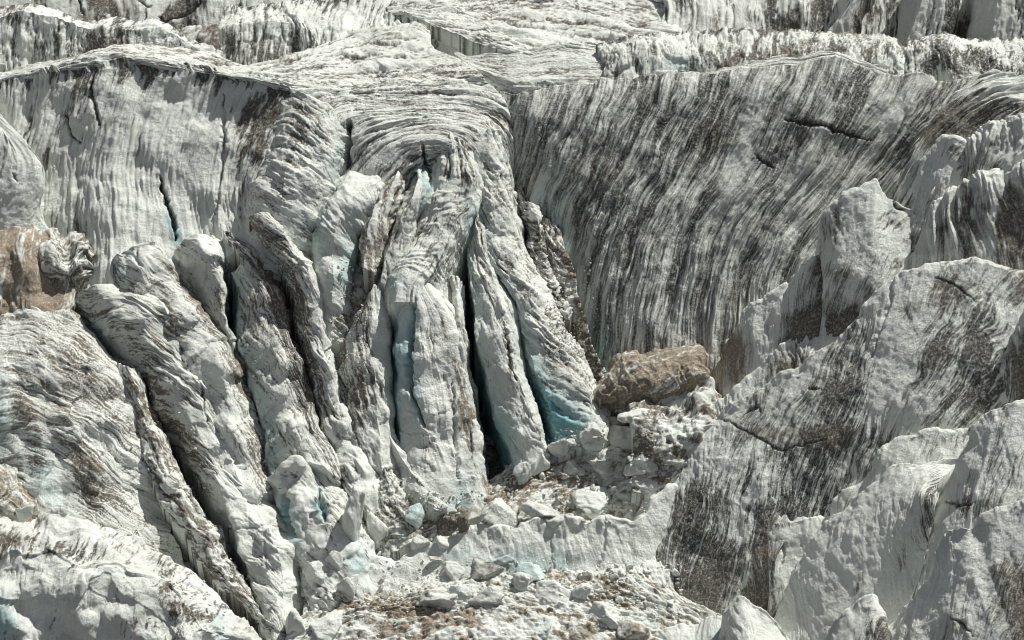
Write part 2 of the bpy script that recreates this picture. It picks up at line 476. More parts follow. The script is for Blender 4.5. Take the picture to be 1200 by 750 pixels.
# ------------------------------------------------------------------ far walls across the top
ice("ice_wall", "far grey ice wall with dark cracks behind the upper left ridge", "ice wall",
    [[(-420, -130, 600), (0, -110, 590), (420, -95, 580), (760, -95, 580)],
     [(-420, 0, 500), (0, 0, 495), (420, 0, 485), (760, 0, 480)],
     [(-420, 90, 480), (0, 90, 470), (420, 85, 465), (760, 85, 460)]],
    ang=90, flute=(4, .35, 7), lump=0.9, dirt=0.30, patch=.5, stain=[(215, 15, 28, 16, -30, .7), (195, 28, 22, 6, 20, .5), (120, 22, 12, 25, 0, .25), (330, 8, 60, 14, 0, .25), (390, 10, 30, 20, 0, .3)],
    crack=[([(88, -10), (97, 15), (101, 22)], 1.3, .5), ([(160, 0), (173, 8), (180, 9)], 1.2, .5), ([(173, 8), (170, 26)], 1, .4), ([(187, 20), (200, 35), (215, 48), (230, 60)], 1.6, .6), ([(240, -5), (222, 14), (195, 27)], 2.5, .6), ([(282, 0), (281, 22)], 1.5, .5)], warm=.1)
ice("ice_wall", "far ice wall with black vertical streaks at the upper right corner", "ice wall",
    [[(700, -110, 560), (850, -110, 540), (1200, -110, 500), (1640, -120, 480)],
     [(700, 0, 470), (850, 0, 460), (1200, 0, 420), (1640, 0, 400)],
     [(700, 90, 450), (850, 90, 430), (1200, 90, 390), (1640, 90, 370)]],
    ang=90, flute=(3, .8, 10), lump=1.0, dirt=0.22, stain=[(930, 25, 60, 25, 0, .3), (1040, 30, 22, 40, 15, .5), (1128, 20, 14, 45, 10, .6), (1160, 20, 9, 45, 10, .6)], streak=.7, warm=.08)
ice("ice_rib", "leaning pale ice rib on the far upper right wall, the one farther left", "ice rib",
    [[(985, -30, 410), (985, 15, 405), (965, 48, 400)], [(1012, -35, 385), (1000, 0, 380), (985, 25, 378), (974, 46, 380)], [(1030, -35, 400), (1012, 5, 395), (1010, 48, 395)]],
    crease=(1,), parts=[('flank', 1), ('flank', 99)], ang=10, flute=(1.5, .3, 8), dirt=.12, vdirt=[0, 0, .6], warm=.1)
ice("ice_rib", "broad white ice rib on the far upper right wall beside a black streak", "ice rib",
    [[(1065, -40, 400), (1058, 15, 395), (1052, 55, 390)], [(1092, -40, 370), (1080, 5, 368), (1062, 52, 366)], [(1130, -40, 380), (1122, 10, 375), (1110, 55, 370)]],
    crease=(1,), parts=[('flank', 1), ('flank', 99)], ang=5, flute=(1.5, .35, 8), dirt=.12, vdirt=[0, 0, .55], warm=.05)
ice("ice_rib", "white ice rib at the far upper right edge of the ice wall", "ice rib",
    [[(1140, -40, 390), (1140, 10, 385), (1132, 60, 380)], [(1172, -40, 360), (1168, 5, 358), (1160, 56, 356)], [(1230, -40, 370), (1222, 10, 365), (1215, 60, 360)]],
    crease=(1,), parts=[('flank', 1), ('flank', 99)], ang=5, flute=(1.5, .4, 8), dirt=.12, vdirt=[0, .1, .35], warm=.05)
ice("ice_ridge", "low ice ridge in the upper left corner with a dark dirty notch", "ice ridge",
    [[(-260, 20, 395), (0, 6, 385), (55, 8, 380), (100, 22, 372), (150, 24, 370), (195, 27, 365), (218, 43, 350), (260, 64, 335)],
     [(-260, 34, 352), (0, 20, 345), (20, 15, 345), (55, 19, 343), (75, 20, 342), (100, 32, 342), (150, 34, 340), (195, 36, 337), (214, 48, 332), (250, 66, 325)],
     [(-260, 130, 335), (0, 110, 330), (100, 100, 328), (200, 85, 322), (255, 74, 318)]],
    crease=(1,), parts=[('crest', 1), ('face', 99)], warp=3, calm=.2, facet=(4, .35), flute=(1.2, .3, 8), top=(.5, 3.0), dirt=.28, vdirt=[-.12, 0, 0], stain=[(125, 48, 22, 18, 0, .5), (15, 22, 18, 10, 0, .4), (205, 55, 25, 10, 20, .15)], warm=.1)
ice("ice_dome", "rounded striped ice dome at the top edge beside the far right wall", "ice dome",
    [[(770, -25, 400), (810, -25, 395), (840, -15, 390), (862, 10, 385)], [(780, 0, 360), (812, 0, 350), (835, 10, 345), (856, 35, 345)], [(770, 40, 330), (800, 36, 320), (830, 45, 318), (855, 52, 322)]],
    ang=75, flute=(1.0, .4, 12), dirt=.3, groove=.6, warm=.1)

# ------------------------------------------------------------------ upper right rows
ice("ice_ridge", "long low ice ridge with black vertical streaks behind the great fluted wall", "ice ridge",
    [[(700, 58, 275), (745, 40, 290), (800, 34, 290), (950, 36, 290), (1000, 38, 285), (1045, 46, 275), (1066, 60, 262)],
     [(706, 70, 245), (742, 52, 245), (790, 57, 238), (845, 64, 228), (900, 58, 230), (960, 50, 235), (1010, 54, 232), (1048, 62, 228), (1060, 74, 228)],
     [(706, 98, 215), (790, 104, 212), (900, 100, 208), (960, 96, 208), (1060, 100, 208)]],
    warp=3, calm=.2, facet=(3, .4), flute=(1.0, .28, 9), top=(.6, 2.6), dirt=.42, vdirt=[-.1, 0, 0], groove=.5, stain=[(870, 70, 60, 8, -5, .3), (940, 62, 40, 8, -5, .2)], blues=[(800, 75, 20, 10, 0, .4)], warm=.1)
ice("ice_ridge", "low ice ridge with dark pockets at the upper right edge above the side slope", "ice ridge",
    [[(1050, 60, 262), (1062, 50, 270), (1100, 40, 285), (1150, 44, 275), (1220, 45, 270), (1500, 20, 300)],
     [(1052, 76, 232), (1066, 58, 236), (1100, 50, 240), (1125, 58, 232), (1160, 62, 226), (1220, 64, 222), (1500, 60, 240)],
     [(1050, 108, 218), (1110, 108, 210), (1160, 110, 200), (1220, 118, 195), (1500, 140, 190)]],
    warp=3, calm=.2, facet=(3, .4), flute=(1.2, .3, 8), top=(.5, 2.0), dirt=.38, stain=[(1092, 72, 8, 18, 10, .6), (1116, 70, 7, 16, 0, .5), (1172, 82, 26, 9, 20, .8), (1150, 60, 40, 5, 5, .3)], warm=.1)

# ------------------------------------------------------------------ upper plateau: slab behind the left wall and the tongue
ice("ice_slab", "long pale ice slab with a black streaked front standing at the top left of centre", "ice slab",
    [[(262, 12, 420), (330, 2, 425), (400, -4, 430), (450, -6, 430), (480, 8, 400)],
     [(258, 30, 382), (285, 27, 382), (345, 24, 384), (372, 34, 370), (395, 38, 366), (425, 36, 366), (470, 26, 380)],
     [(256, 36, 374), (285, 31, 374), (348, 30, 375), (368, 42, 362), (374, 54, 352), (400, 50, 352), (430, 46, 355), (475, 34, 370)],
     [(256, 95, 355), (300, 95, 350), (355, 92, 340), (375, 82, 335), (410, 76, 335), (475, 66, 345)]],
    crease=(2,), parts=[('top', 2), ('front_wall', 99)], warp=3, calm=.3, facet=(3, .35), flute=(.9, .3, 12), top=(.4, 4.0), dirt=.36, vdirt=[-.1, -.12, .12, .12], groove=.5, warm=.08)

def slab_dirt(): return dict(wob=.3, warp=2.5, flute=(.85, .3, 11), groove=.42, streak=.7, dirt=.36, warm=.25, lump=.5)
ice_parts("ice_tongue", "broad striped tongue of ice pouring over the lip in the centre and splitting into fins", "ice tongue", [
    ("upper_surface",
     [[(-6, 84, 300), (60, 69, 292), (145, 55, 292), (245, 60, 318), (300, 73, 300), (335, 70, 300), (372, 54, 325), (400, 44, 340), (450, 30, 355), (490, 26, 355), (504, 36, 345)],
      [(-6, 88, 268), (60, 75, 256), (145, 60, 254), (220, 69, 262), (290, 81, 258), (345, 80, 262), (400, 68, 282), (450, 60, 292), (508, 56, 300)],
      [(-6, 91, 255), (60, 79, 242), (145, 66, 234), (230, 77, 238), (290, 88, 236), (334, 95, 232), (400, 94, 240), (460, 88, 250), (543, 74, 266)],
      [(120, 90, 250), (160, 90, 250), (230, 96, 248), (290, 102, 240), (338, 106, 222), (400, 114, 214), (460, 110, 220), (520, 104, 226), (573, 97, 232)]],
     dict(ang=4, facet=(7, .35), crack=[([(300, 82), (330, 76), (352, 70)], 2, .6), ([(395, 62), (420, 66), (440, 62)], 2, .6), ([(225, 70), (262, 74), (290, 74)], 1.6, .5), ([(430, 48), (448, 52), (470, 50)], 1.6, .5)], **slab_dirt())),
    ("front_slope",
     [[(334, 96, 226), (400, 95, 236), (460, 90, 246), (543, 75, 262)],
      [(346, 118, 206), (385, 108, 212), (430, 106, 215), (480, 104, 220), (530, 100, 226), (574, 97, 230)],
      [(362, 165, 192), (382, 137, 195), (420, 122, 200), (470, 118, 205), (530, 115, 208), (575, 117, 205), (595, 124, 208)],
      [(390, 225, 180), (402, 178, 180), (425, 150, 182), (470, 137, 188), (530, 133, 190), (572, 142, 188), (592, 175, 192), (601, 215, 200)],
      [(405, 290, 172), (422, 215, 164), (445, 174, 166), (480, 157, 168), (520, 153, 168), (550, 162, 166), (578, 200, 168), (596, 260, 172)],
      [(440, 300, 168), (458, 230, 161), (480, 190, 159), (500, 178, 158), (525, 178, 157), (545, 198, 157), (558, 235, 162), (570, 290, 172)],
      [(455, 340, 200), (470, 270, 185), (486, 235, 182), (502, 225, 182), (522, 225, 182), (538, 240, 185), (548, 270, 192), (560, 320, 200)],
      [(450, 600, 215), (480, 600, 215), (500, 600, 215), (520, 600, 215), (560, 600, 215), (600, 600, 215)]],
     dict(ang=10, crack=[([(409, 142), (406, 165), (407, 190), (402, 225)], 4.5, 3.0, .3), ([(494, 168), (500, 195), (497, 230), (490, 262)], 3, 1.6, .2)], **{**slab_dirt(), 'wob': .8, 'flute': (.9, .34, 11), 'vblue': [0, 0, 0, 0, 0, 0, .9, 1]})),
    ])

ice("ice_wall", "tall pale ice wall with icicle shaped dirt streaks under its lip at upper left", "ice wall",
    [[(-300, 110, 285), (-60, 94, 268), (0, 90, 262), (30, 84, 250), (60, 78, 243), (100, 75, 234), (116, 74, 228), (145, 66, 233), (160, 70, 232), (230, 77, 236), (290, 88, 234), (330, 95, 228), (342, 104, 222), (352, 120, 212)],
     [(-300, 125, 280), (-60, 100, 262), (0, 96, 254), (30, 90, 246), (60, 85, 239), (100, 82, 230), (118, 82, 224), (145, 78, 228), (160, 80, 228), (230, 86, 231), (290, 97, 228), (330, 108, 218), (345, 122, 208), (354, 140, 200)],
     [(-300, 300, 224), (-60, 240, 224), (0, 220, 222), (60, 210, 216), (100, 200, 206), (122, 190, 199), (160, 190, 206), (230, 195, 206), (280, 190, 200), (310, 190, 184), (330, 180, 180)],
     [(-300, 480, 132), (-60, 360, 182), (0, 350, 172), (60, 345, 167), (95, 345, 157), (140, 330, 147), (190, 330, 152), (240, 320, 157), (280, 290, 152), (300, 260, 148), (312, 240, 148)]],
    crease=(1,), parts=[('lip', 1), ('face', 99)], wob=.3, warp=3, flute=(1.7, .45, 13), top=(.75, 6.0), dirt=.03, vdirt=[0, .05, .02, 0], groove=.3, streak=.4, lump=.9, warm=.1,
    stain=[(300, 150, 26, 60, 10, .45), (290, 220, 14, 50, 15, .35), (330, 130, 16, 30, 10, .5), (60, 120, 50, 40, 0, .12), (100, 100, 12, 30, 0, .4), (20, 160, 30, 12, 30, .3), (40, 220, 60, 60, 0, .08), (30, 270, 60, 25, 0, .3)],
    crack=[([(188, 205), (193, 230), (203, 255), (207, 282)], 2.6, 1.6, 1.1), ([(75, 135), (82, 155), (92, 168)], 1.6, .6), ([(112, 80), (106, 100), (110, 125), (118, 150)], 2.2, .6, .5), ([(260, 110), (262, 160), (252, 250)], 2.5, .7, .3)],
    blues=[(205, 270, 8, 25, -15, .8)], res=1.3)
ice("serac", "pale ice slab at left edge against the tall wall, a black gap beside it", "serac",
    [[(-200, 100, 238), (-60, 115, 215), (0, 138, 200), (14, 165, 196), (20, 170, 196)],
     [(-200, 150, 215), (-60, 150, 198), (0, 150, 190), (16, 172, 186), (36, 172, 186), (46, 182, 188), (42, 200, 190), (38, 215, 190), (42, 232, 190)],
     [(-200, 340, 170), (-60, 300, 170), (0, 285, 168), (30, 280, 170), (60, 275, 176)]],
    flute=(2.5, .3, 8), dirt=.12, lump=.9, warm=.25, stain=[(45, 200, 6, 30, 10, .5)], crack=[([(15, 205), (22, 212)], 1.5, .4)])

# ------------------------------------------------------------------ right slab and its great wall
ice_parts("ice_slab", "great ice slab right of centre with a wide dark fluted wall falling to the basin", "ice slab", [
    ("upper_surface",
     [[(452, 8, 405), (500, 2, 415), (560, -6, 425), (620, -8, 425), (700, -6, 420), (770, 0, 400), (800, 16, 370)],
      [(455, 14, 392), (500, 12, 392), (540, 11, 393), (600, 4, 405), (680, 6, 390), (760, 22, 350), (800, 34, 325)],
      [(468, 16, 388), (510, 14, 388), (540, 14, 388), (548, 21, 378), (575, 36, 350), (600, 42, 340), (660, 45, 330), (720, 48, 320), (790, 50, 300)],
      [(590, 62, 300), (640, 70, 280), (700, 76, 262), (760, 80, 250), (800, 82, 240)],
      ],
     dict(ang=6, facet=(7, .35), crack=[([(640, 20), (668, 26), (690, 25)], 1.6, .5), ([(590, 24), (610, 30), (640, 32)], 1.6, .4)], **slab_dirt())),
    ("drip_wall",
     [[(450, 16, 392), (467, 14, 390), (510, 13, 390), (541, 14, 388), (550, 22, 375), (575, 37, 350), (597, 44, 338), (612, 52, 322)],
      [(450, 90, 372), (490, 92, 365), (530, 92, 350), (560, 92, 335), (597, 90, 318), (612, 86, 310)]],
     dict(flute=(1.1, .55, 12), dirt=.25, top=(.25, 4), groove=.6, warm=.1, stain=[(560, 48, 30, 25, 30, .35), (515, 30, 12, 25, 0, .3)])),
    ("lower_surface",
     [[(532, 62, 315), (560, 66, 305), (600, 62, 300), (650, 52, 312), (710, 50, 310), (760, 62, 280), (800, 74, 258), (850, 80, 235)],
      [(540, 70, 285), (570, 76, 275), (620, 74, 268), (680, 70, 270), (740, 72, 262), (800, 80, 240), (860, 81, 216), (920, 72, 205), (975, 64, 200), (1010, 72, 190)],
      [(560, 86, 255), (600, 96, 232), (640, 92, 235), (700, 88, 236), (770, 85, 226), (850, 81, 212), (905, 75, 202), (940, 70, 197), (975, 65, 192), (1005, 72, 184), (1040, 85, 174)],
      [(580, 112, 244), (600, 114, 226), (650, 105, 226), (700, 100, 226), (770, 93, 219), (850, 88, 205), (905, 81, 196), (940, 76, 190), (975, 71, 186), (1005, 78, 178), (1040, 90, 169)]],
     dict(ang=8, crack=[([(714, 58), (718, 66), (713, 76)], 3, .8), ([(770, 62), (785, 72), (795, 84)], 3, .8)], **slab_dirt())),
    ("fluted_wall",
     [[(584, 106, 234), (600, 110, 218), (650, 101, 218), (700, 96, 218), (770, 89, 211), (850, 84, 197), (905, 77, 187), (940, 72, 181), (975, 67, 177), (1005, 74, 169), (1040, 86, 160), (1085, 89, 150), (1108, 96, 144), (1140, 88, 140), (1175, 88, 138)],
      [(588, 118, 226), (606, 122, 210), (650, 112, 208), (700, 108, 206), (770, 102, 200), (850, 97, 187), (905, 91, 176), (940, 88, 170), (975, 84, 166), (1005, 90, 158), (1040, 102, 149), (1085, 104, 139), (1108, 110, 134), (1140, 104, 130), (1175, 104, 128)],
      [(600, 200, 215), (620, 190, 200), (650, 185, 188), (700, 190, 178), (760, 190, 170), (820, 185, 162), (870, 185, 153), (930, 185, 142), (980, 185, 134), (1030, 180, 126), (1080, 170, 118), (1120, 160, 112), (1150, 160, 112)],
      [(615, 280, 212), (636, 280, 198), (660, 285, 186), (700, 295, 164), (750, 300, 146), (800, 300, 138), (850, 295, 130), (900, 290, 124), (950, 285, 116), (1000, 270, 110), (1050, 240, 104), (1080, 230, 104)],
      [(640, 460, 190), (670, 470, 170), (690, 480, 148), (720, 490, 122), (760, 495, 104), (810, 490, 98), (850, 480, 94), (890, 450, 92), (940, 400, 92), (990, 340, 94), (1040, 300, 94), (1070, 290, 96)]],
     dict(crease=(), ang=112, bend=-.12, warp=1.5, calm=.85, wob=.5, thr=(.10, .95), flute=(1.0, .5, 19), dirt=.47, groove=.42, streak=.7, patch=.03, lump=.5, ridgy=.5, warm=.05, res=1.25,
          vdirt=[.0, .08, .08, .02, 0],
          stain=[(870, 170, 18, 90, 14, -.55), (1000, 110, 22, 40, 10, .45), (1040, 135, 30, 22, 0, -.35), (1060, 180, 30, 30, 30, .4), (700, 230, 70, 110, 20, .16), (770, 330, 60, 70, 20, .14), (800, 250, 50, 60, 20, .12), (900, 320, 40, 40, 30, .15), (850, 140, 40, 50, 10, .25), (780, 140, 60, 40, 0, .22), (960, 200, 50, 40, 0, -.12), (665, 330, 20, 100, -10, -.5)],
          crack=[([(920, 140), (945, 145), (965, 147), (985, 155), (1020, 164)], 2.6, .8, .8), ([(884, 180), (895, 190), (907, 196)], 2, .6)],
          blues=[(655, 320, 22, 90, -8, .6), (690, 400, 25, 50, -10, .6)])),  # bluish shade of the lower left recess, painted in
    ])
# ------------------------------------------------------------------ fins of the central tongue
FIN = dict(warp=4.5, wob=.3, deep=10, calm=.3, edge=.6, facet=(3.2, .18), flute=(.8, .24, 12), dirt=.24, groove=.6, streak=.7, warm=.35, lump=.15, lumpf=.2)
def fin(label, rows, name="ice_fin", cat="ice fin", **k):
    k.setdefault('crease', (2,) if len(rows) >= 5 else (1,))
    cr_ = k['crease']
    if len(cr_) == 1: k.setdefault('parts', [('flank', cr_[0]), ('flank', 99)])
    elif cr_ == (1, 3): k.setdefault('parts', [('crevasse_wall', 1), ('face', 3), ('flank', 99)])
    else: k.setdefault('parts', [('crevasse_wall', 1), ('crest', 4), ('flank', 99)])
    return ice(name, label, cat, rows, **{**FIN, **k})

fin("rounded striped ice lobe between the tall left wall and the dark slit beside the tongue",
    [[(330, 118, 205), (318, 150, 195), (302, 190, 182), (290, 240, 168), (282, 300, 160), (285, 370, 165)],
     [(350, 108, 205), (335, 150, 180), (318, 190, 160), (303, 225, 145), (296, 265, 140), (294, 310, 140), (300, 370, 160)],
     [(385, 122, 190), (362, 150, 166), (345, 185, 146), (330, 225, 128), (315, 260, 130), (312, 310, 134), (318, 370, 158)],
     [(400, 135, 188), (392, 160, 170), (385, 195, 150), (375, 230, 138), (362, 260, 132), (350, 300, 132), (345, 370, 158)],
     [(404, 145, 192), (407, 175, 190), (405, 205, 178), (398, 240, 160), (388, 270, 150), (380, 310, 148), (370, 370, 165)]],
    ang=75, flute=(.75, .4, 9), dirt=.24, stain=[(345, 175, 10, 60, 20, .2)], blues=[(400, 200, 12, 40, 0, .4), (350, 270, 30, 20, 0, .15)])
fin("pale rounded ice lobe with a smooth knobbed top left of the dirty strips",
    [[(412, 195, 172), (385, 225, 165), (370, 255, 160), (363, 300, 150), (366, 400, 130)],
     [(432, 198, 165), (402, 220, 140), (383, 240, 128), (372, 280, 116), (370, 330, 108), (372, 400, 98)],
     [(446, 208, 155), (425, 222, 132), (402, 248, 118), (392, 280, 104), (388, 330, 96), (386, 400, 90)],
     [(450, 222, 158), (443, 240, 142), (420, 272, 128), (413, 300, 118), (408, 340, 112), (404, 400, 105)],
     [(452, 235, 170), (446, 262, 165), (428, 290, 160), (420, 320, 155), (414, 400, 150)]],
    ang=70, dirt=.08, flute=(1.5, .35, 6), lump=.7, blues=[(408, 310, 14, 35, 0, .5), (372, 270, 8, 30, 0, .4)], stain=[(440, 235, 8, 20, 20, .25)])
fin("thin dark dirty strip of ice leaning left of the first tongue crevasse",
    [[(470, 184, 196), (452, 206, 170), (435, 230, 150), (424, 265, 140), (418, 310, 130)],
     [(474, 184, 188), (464, 204, 148), (449, 230, 125), (433, 275, 108), (426, 315, 100)],
     [(480, 186, 188), (476, 206, 156), (462, 235, 135), (447, 280, 118), (438, 320, 108)],
     [(484, 188, 198), (484, 215, 178), (470, 260, 165), (455, 310, 150)]],
    ang=12, dirt=.5, flute=(.7, .36, 9), warm=.5)
fin("slender striped ice fin between the first two slits of the tongue",
    [[(490, 186, 198), (481, 212, 168), (468, 240, 150), (452, 290, 130), (436, 350, 118)],
     [(494, 186, 190), (490, 208, 148), (480, 235, 122), (462, 280, 106), (446, 330, 92)],
     [(499, 188, 190), (499, 214, 156), (490, 250, 134), (474, 295, 116), (458, 340, 104)],
     [(502, 192, 198), (503, 222, 184), (498, 265, 165), (484, 310, 150)]],
    ang=12, dirt=.22, blues=[(500, 225, 8, 40, 8, .6)], flute=(.7, .36, 9))
fin("broad central ice fin with a notched crest running down to a white blade",
    [[(498, 160, 176), (500, 205, 160), (488, 260, 140), (468, 300, 125), (446, 340, 112), (436, 380, 110)],
     [(525, 158, 170), (520, 200, 145), (508, 245, 125), (488, 285, 108), (466, 320, 92), (456, 360, 84)],
     [(546, 168, 165), (554, 212, 132), (536, 262, 112), (512, 298, 96), (490, 328, 78), (484, 355, 70)],
     [(558, 188, 168), (563, 225, 145), (548, 272, 128), (530, 312, 110), (524, 350, 92), (524, 390, 84)],
     [(563, 205, 178), (566, 235, 165), (549, 280, 145), (540, 320, 130), (540, 370, 115), (543, 420, 105)]],
    ang=2, flute=(.75, .36, 12), dirt=.24, stain=[(545, 225, 12, 30, 15, .3), (500, 270, 40, 12, -40, .15)], blues=[(556, 270, 8, 35, -10, .4), (460, 330, 14, 16, 0, .3)], steps=(1.6, .15))
fin("tall white ice blade with a blue edge at the front of the tongue",
    [[(480, 338, 95), (463, 370, 95), (457, 420, 92), (459, 480, 82), (462, 540, 70), (470, 600, 40)],
     [(486, 332, 78), (472, 362, 72), (465, 400, 66), (466, 450, 58), (470, 510, 46), (476, 600, 12)],
     [(489, 331, 75), (488, 362, 62), (488, 400, 56), (487, 450, 50), (490, 520, 36), (498, 600, 5)],
     [(493, 334, 76), (502, 370, 66), (514, 430, 54), (524, 490, 42), (540, 560, 24), (560, 600, 12)],
     [(500, 330, 86), (524, 360, 80), (540, 420, 70), (552, 480, 60), (564, 540, 48), (578, 600, 30)],
     [(506, 330, 100), (534, 360, 96), (548, 420, 90), (562, 490, 80), (572, 550, 70), (582, 600, 60)]],
    crease=(1, 3), ang=6, flute=(1.0, .16, 16), dirt=.04, streak=.4, warm=.4, lump=.15,
    vdirt=[0, 0, 0, .04, .32, .4], stain=[(545, 480, 10, 80, -8, .25), (500, 500, 5, 60, 0, .15)],
    blues=[(462, 420, 10, 70, 0, .8), (462, 520, 8, 60, 0, .7), (480, 400, 7, 50, 6, .6), (484, 455, 6, 40, -4, .5), (538, 590, 12, 30, 10, .4)],
    crack=[([(486, 350), (481, 400), (479, 440), (481, 460), (490, 480), (496, 500)], 3.2, 2.0, .0), ([(530, 450), (534, 520), (538, 560)], 2.0, .8, .2)])
fin("dirty brown streaked ice fin along the left side of the deepest crevasse",
    [[(526, 330, 110), (528, 380, 92), (534, 440, 78), (540, 500, 66), (548, 570, 46), (552, 610, 30)],
     [(534, 325, 108), (538, 370, 84), (544, 430, 68), (550, 490, 56), (558, 560, 36), (562, 610, 24)],
     [(540, 335, 112), (545, 380, 95), (552, 440, 82), (560, 500, 66), (572, 560, 44), (580, 606, 34)],
     [(541, 345, 140), (546, 390, 138), (553, 450, 132), (562, 510, 124), (574, 565, 110), (582, 610, 90)]],
    crease=(2,), ang=8, dirt=.4, flute=(.8, .3, 10), warm=.55, streak=.6, vblue=[0, 0, .05, .75])
fin("narrow pale ice fin with a dirty edge standing between two blue crevasses",
    [[(549, 262, 160), (546, 295, 152), (549, 330, 146), (556, 400, 142), (570, 470, 134), (587, 540, 118), (598, 585, 100)],
     [(552, 256, 142), (549, 296, 122), (552, 335, 103), (561, 400, 82), (577, 465, 62), (598, 528, 42), (610, 562, 28)],
     [(556, 250, 140), (557, 288, 121), (564, 330, 100), (577, 392, 78), (590, 448, 60), (610, 508, 40), (622, 552, 28)],
     [(559, 248, 140), (566, 286, 122), (578, 330, 101), (592, 380, 83), (602, 430, 66), (622, 485, 46), (638, 524, 32)],
     [(562, 252, 144), (571, 290, 130), (586, 332, 116), (600, 356, 104), (610, 400, 90), (618, 450, 76), (632, 495, 60), (646, 530, 46)],
     [(564, 260, 160), (575, 294, 150), (590, 335, 145), (606, 370, 140), (614, 420, 130), (622, 465, 118), (634, 510, 100), (648, 540, 80)]],
    crease=(1, 3), ang=14, dirt=.16, flute=(1.0, .3, 8), vblue=[.95, .25, 0, 0, .1, .8], vdirt=[-.3, -.1, .02, .2, .05, -.2], warm=.5,
    blues=[(585, 535, 20, 40, 0, .7)], stain=[(575, 350, 10, 30, -30, .3), (594, 420, 5, 40, -10, .5)], crack=[([(592, 380), (596, 405), (598, 430), (606, 445)], 2.5, 1.0, .3)])
fin("long striped ice spine with a blue left flank forming the right side of the tongue",
    [[(548, 200, 205), (552, 260, 200), (562, 305, 190), (582, 350, 172), (602, 405, 150), (614, 455, 130), (630, 505, 100), (642, 545, 75)],
     [(547, 185, 168), (558, 245, 140), (566, 285, 127), (582, 322, 115), (600, 345, 104), (612, 385, 92), (628, 430, 76), (645, 468, 60), (652, 505, 48), (652, 540, 38)],
     [(558, 165, 172), (572, 230, 143), (582, 280, 127), (598, 320, 113), (620, 362, 98), (641, 405, 82), (662, 440, 66), (681, 466, 52), (704, 512, 32)],
     [(572, 152, 176), (587, 215, 150), (598, 265, 136), (616, 325, 114), (645, 385, 92), (672, 432, 76), (696, 468, 58), (712, 502, 44)],
     [(586, 152, 184), (597, 215, 168), (606, 257, 158), (616, 295, 146), (634, 330, 130), (657, 368, 114), (677, 412, 98), (697, 455, 78), (714, 487, 62)],
     [(594, 160, 205), (602, 220, 200), (611, 262, 190), (622, 302, 178), (640, 335, 162), (662, 375, 142), (682, 415, 122), (702, 455, 98), (716, 482, 80)]],
    crease=(1, 4), ang=24, dirt=.24, flute=(.7, .36, 9), vblue=[.9, .35, 0, 0, 0, 0], vdirt=[-.35, -.1, 0, .05, .12, .3], warm=.4,
    blues=[(662, 495, 28, 28, 30, .5), (640, 470, 14, 40, -15, .4)], steps=(1.5, .14), stain=[(690, 505, 26, 14, 30, -.4)])
fin("rough dirty ice pillar of stacked ledges in the dark gully right of the tongue",
    [[(608, 236, 190), (612, 270, 184), (618, 310, 172), (632, 350, 158)],
     [(613, 238, 182), (620, 268, 168), (627, 300, 156), (641, 335, 146), (655, 370, 134)],
     [(621, 240, 182), (632, 268, 166), (641, 300, 154), (652, 335, 142), (664, 375, 132)],
     [(627, 246, 190), (639, 275, 182), (649, 305, 172), (660, 345, 160)]],
    name="ice_pillar", cat="ice pillar", ang=85, dirt=.42, flute=(.9, .5, 5), lump=.7, steps=(1.1, .6), warm=.35)
fin("dark gravel covered ice slope in the shadowed gully below the fluted wall",
    [[(597, 150, 226), (606, 190, 214), (618, 230, 198), (640, 256, 180), (656, 262, 172)],
     [(594, 165, 222), (606, 220, 205), (626, 256, 186), (650, 290, 166), (666, 296, 158)],
     [(600, 240, 215), (624, 290, 190), (650, 340, 162), (664, 348, 150), (678, 345, 144)],
     [(640, 340, 180), (660, 390, 150), (680, 412, 136), (696, 408, 128)],
     [(670, 420, 140), (690, 450, 118), (708, 458, 110), (718, 446, 108)]],
    name="debris_slope", cat="debris slope", ang=90, dirt=.62, rub=(1.3, .6), flute=(1, .3, 4), warm=.3, warms=[(668, 335, 10, 40, -15, .5)])
# left front fins
fin("pale ice fin with a dirty left side standing beside the blue edged blade",
    [[(428, 352, 115), (404, 390, 105), (396, 430, 98), (394, 490, 80), (404, 540, 60)],
     [(434, 345, 104), (418, 375, 90), (410, 420, 76), (410, 470, 62), (416, 540, 40)],
     [(440, 336, 100), (436, 370, 82), (436, 420, 66), (440, 470, 52), (446, 550, 24)],
     [(446, 338, 100), (452, 370, 88), (456, 420, 76), (458, 470, 64), (462, 550, 40)],
     [(450, 345, 115), (456, 380, 112), (460, 430, 106), (462, 490, 95), (466, 560, 75)]],
    ang=12, dirt=.14, flute=(1.0, .3, 8), vdirt=[.3, .3, .05, -.1, -.1], stain=[(424, 430, 9, 70, 4, .8), (420, 380, 10, 14, 0, .3)], vblue=[0, 0, 0, 0, .5], warm=.35)
fin("striped dirty ice ridge running down to the basin rim left of centre",
    [[(388, 440, 95), (392, 500, 75), (404, 560, 45), (424, 610, 10), (440, 660, -15)],
     [(394, 436, 90), (406, 490, 62), (424, 550, 34), (444, 600, 4), (458, 650, -25)],
     [(402, 434, 88), (424, 490, 58), (446, 540, 34), (466, 590, 6), (484, 640, -20)],
     [(412, 440, 92), (438, 495, 66), (460, 540, 44), (480, 580, 20), (496, 630, -8)],
     [(420, 450, 105), (446, 505, 90), (470, 550, 70), (488, 590, 44), (502, 640, 14)]],
    ang=14, dirt=.5, flute=(.7, .4, 7), steps=(1.1, .4), warm=.35, stain=[(420, 540, 10, 60, -25, .3)])
fin("low white ice spur descending to the basin in front of the blue edged blade",
    [[(446, 500, 62), (458, 545, 42), (476, 580, 22), (494, 610, 2)],
     [(452, 496, 56), (470, 535, 34), (492, 568, 14), (512, 598, -6)],
     [(460, 498, 58), (484, 545, 34), (508, 578, 14), (522, 596, 2)],
     [(464, 510, 72), (488, 560, 54), (510, 592, 36)]],
    ang=15, dirt=.14, flute=(1, .35, 7), vblue=[.0, 0, .05, .4])
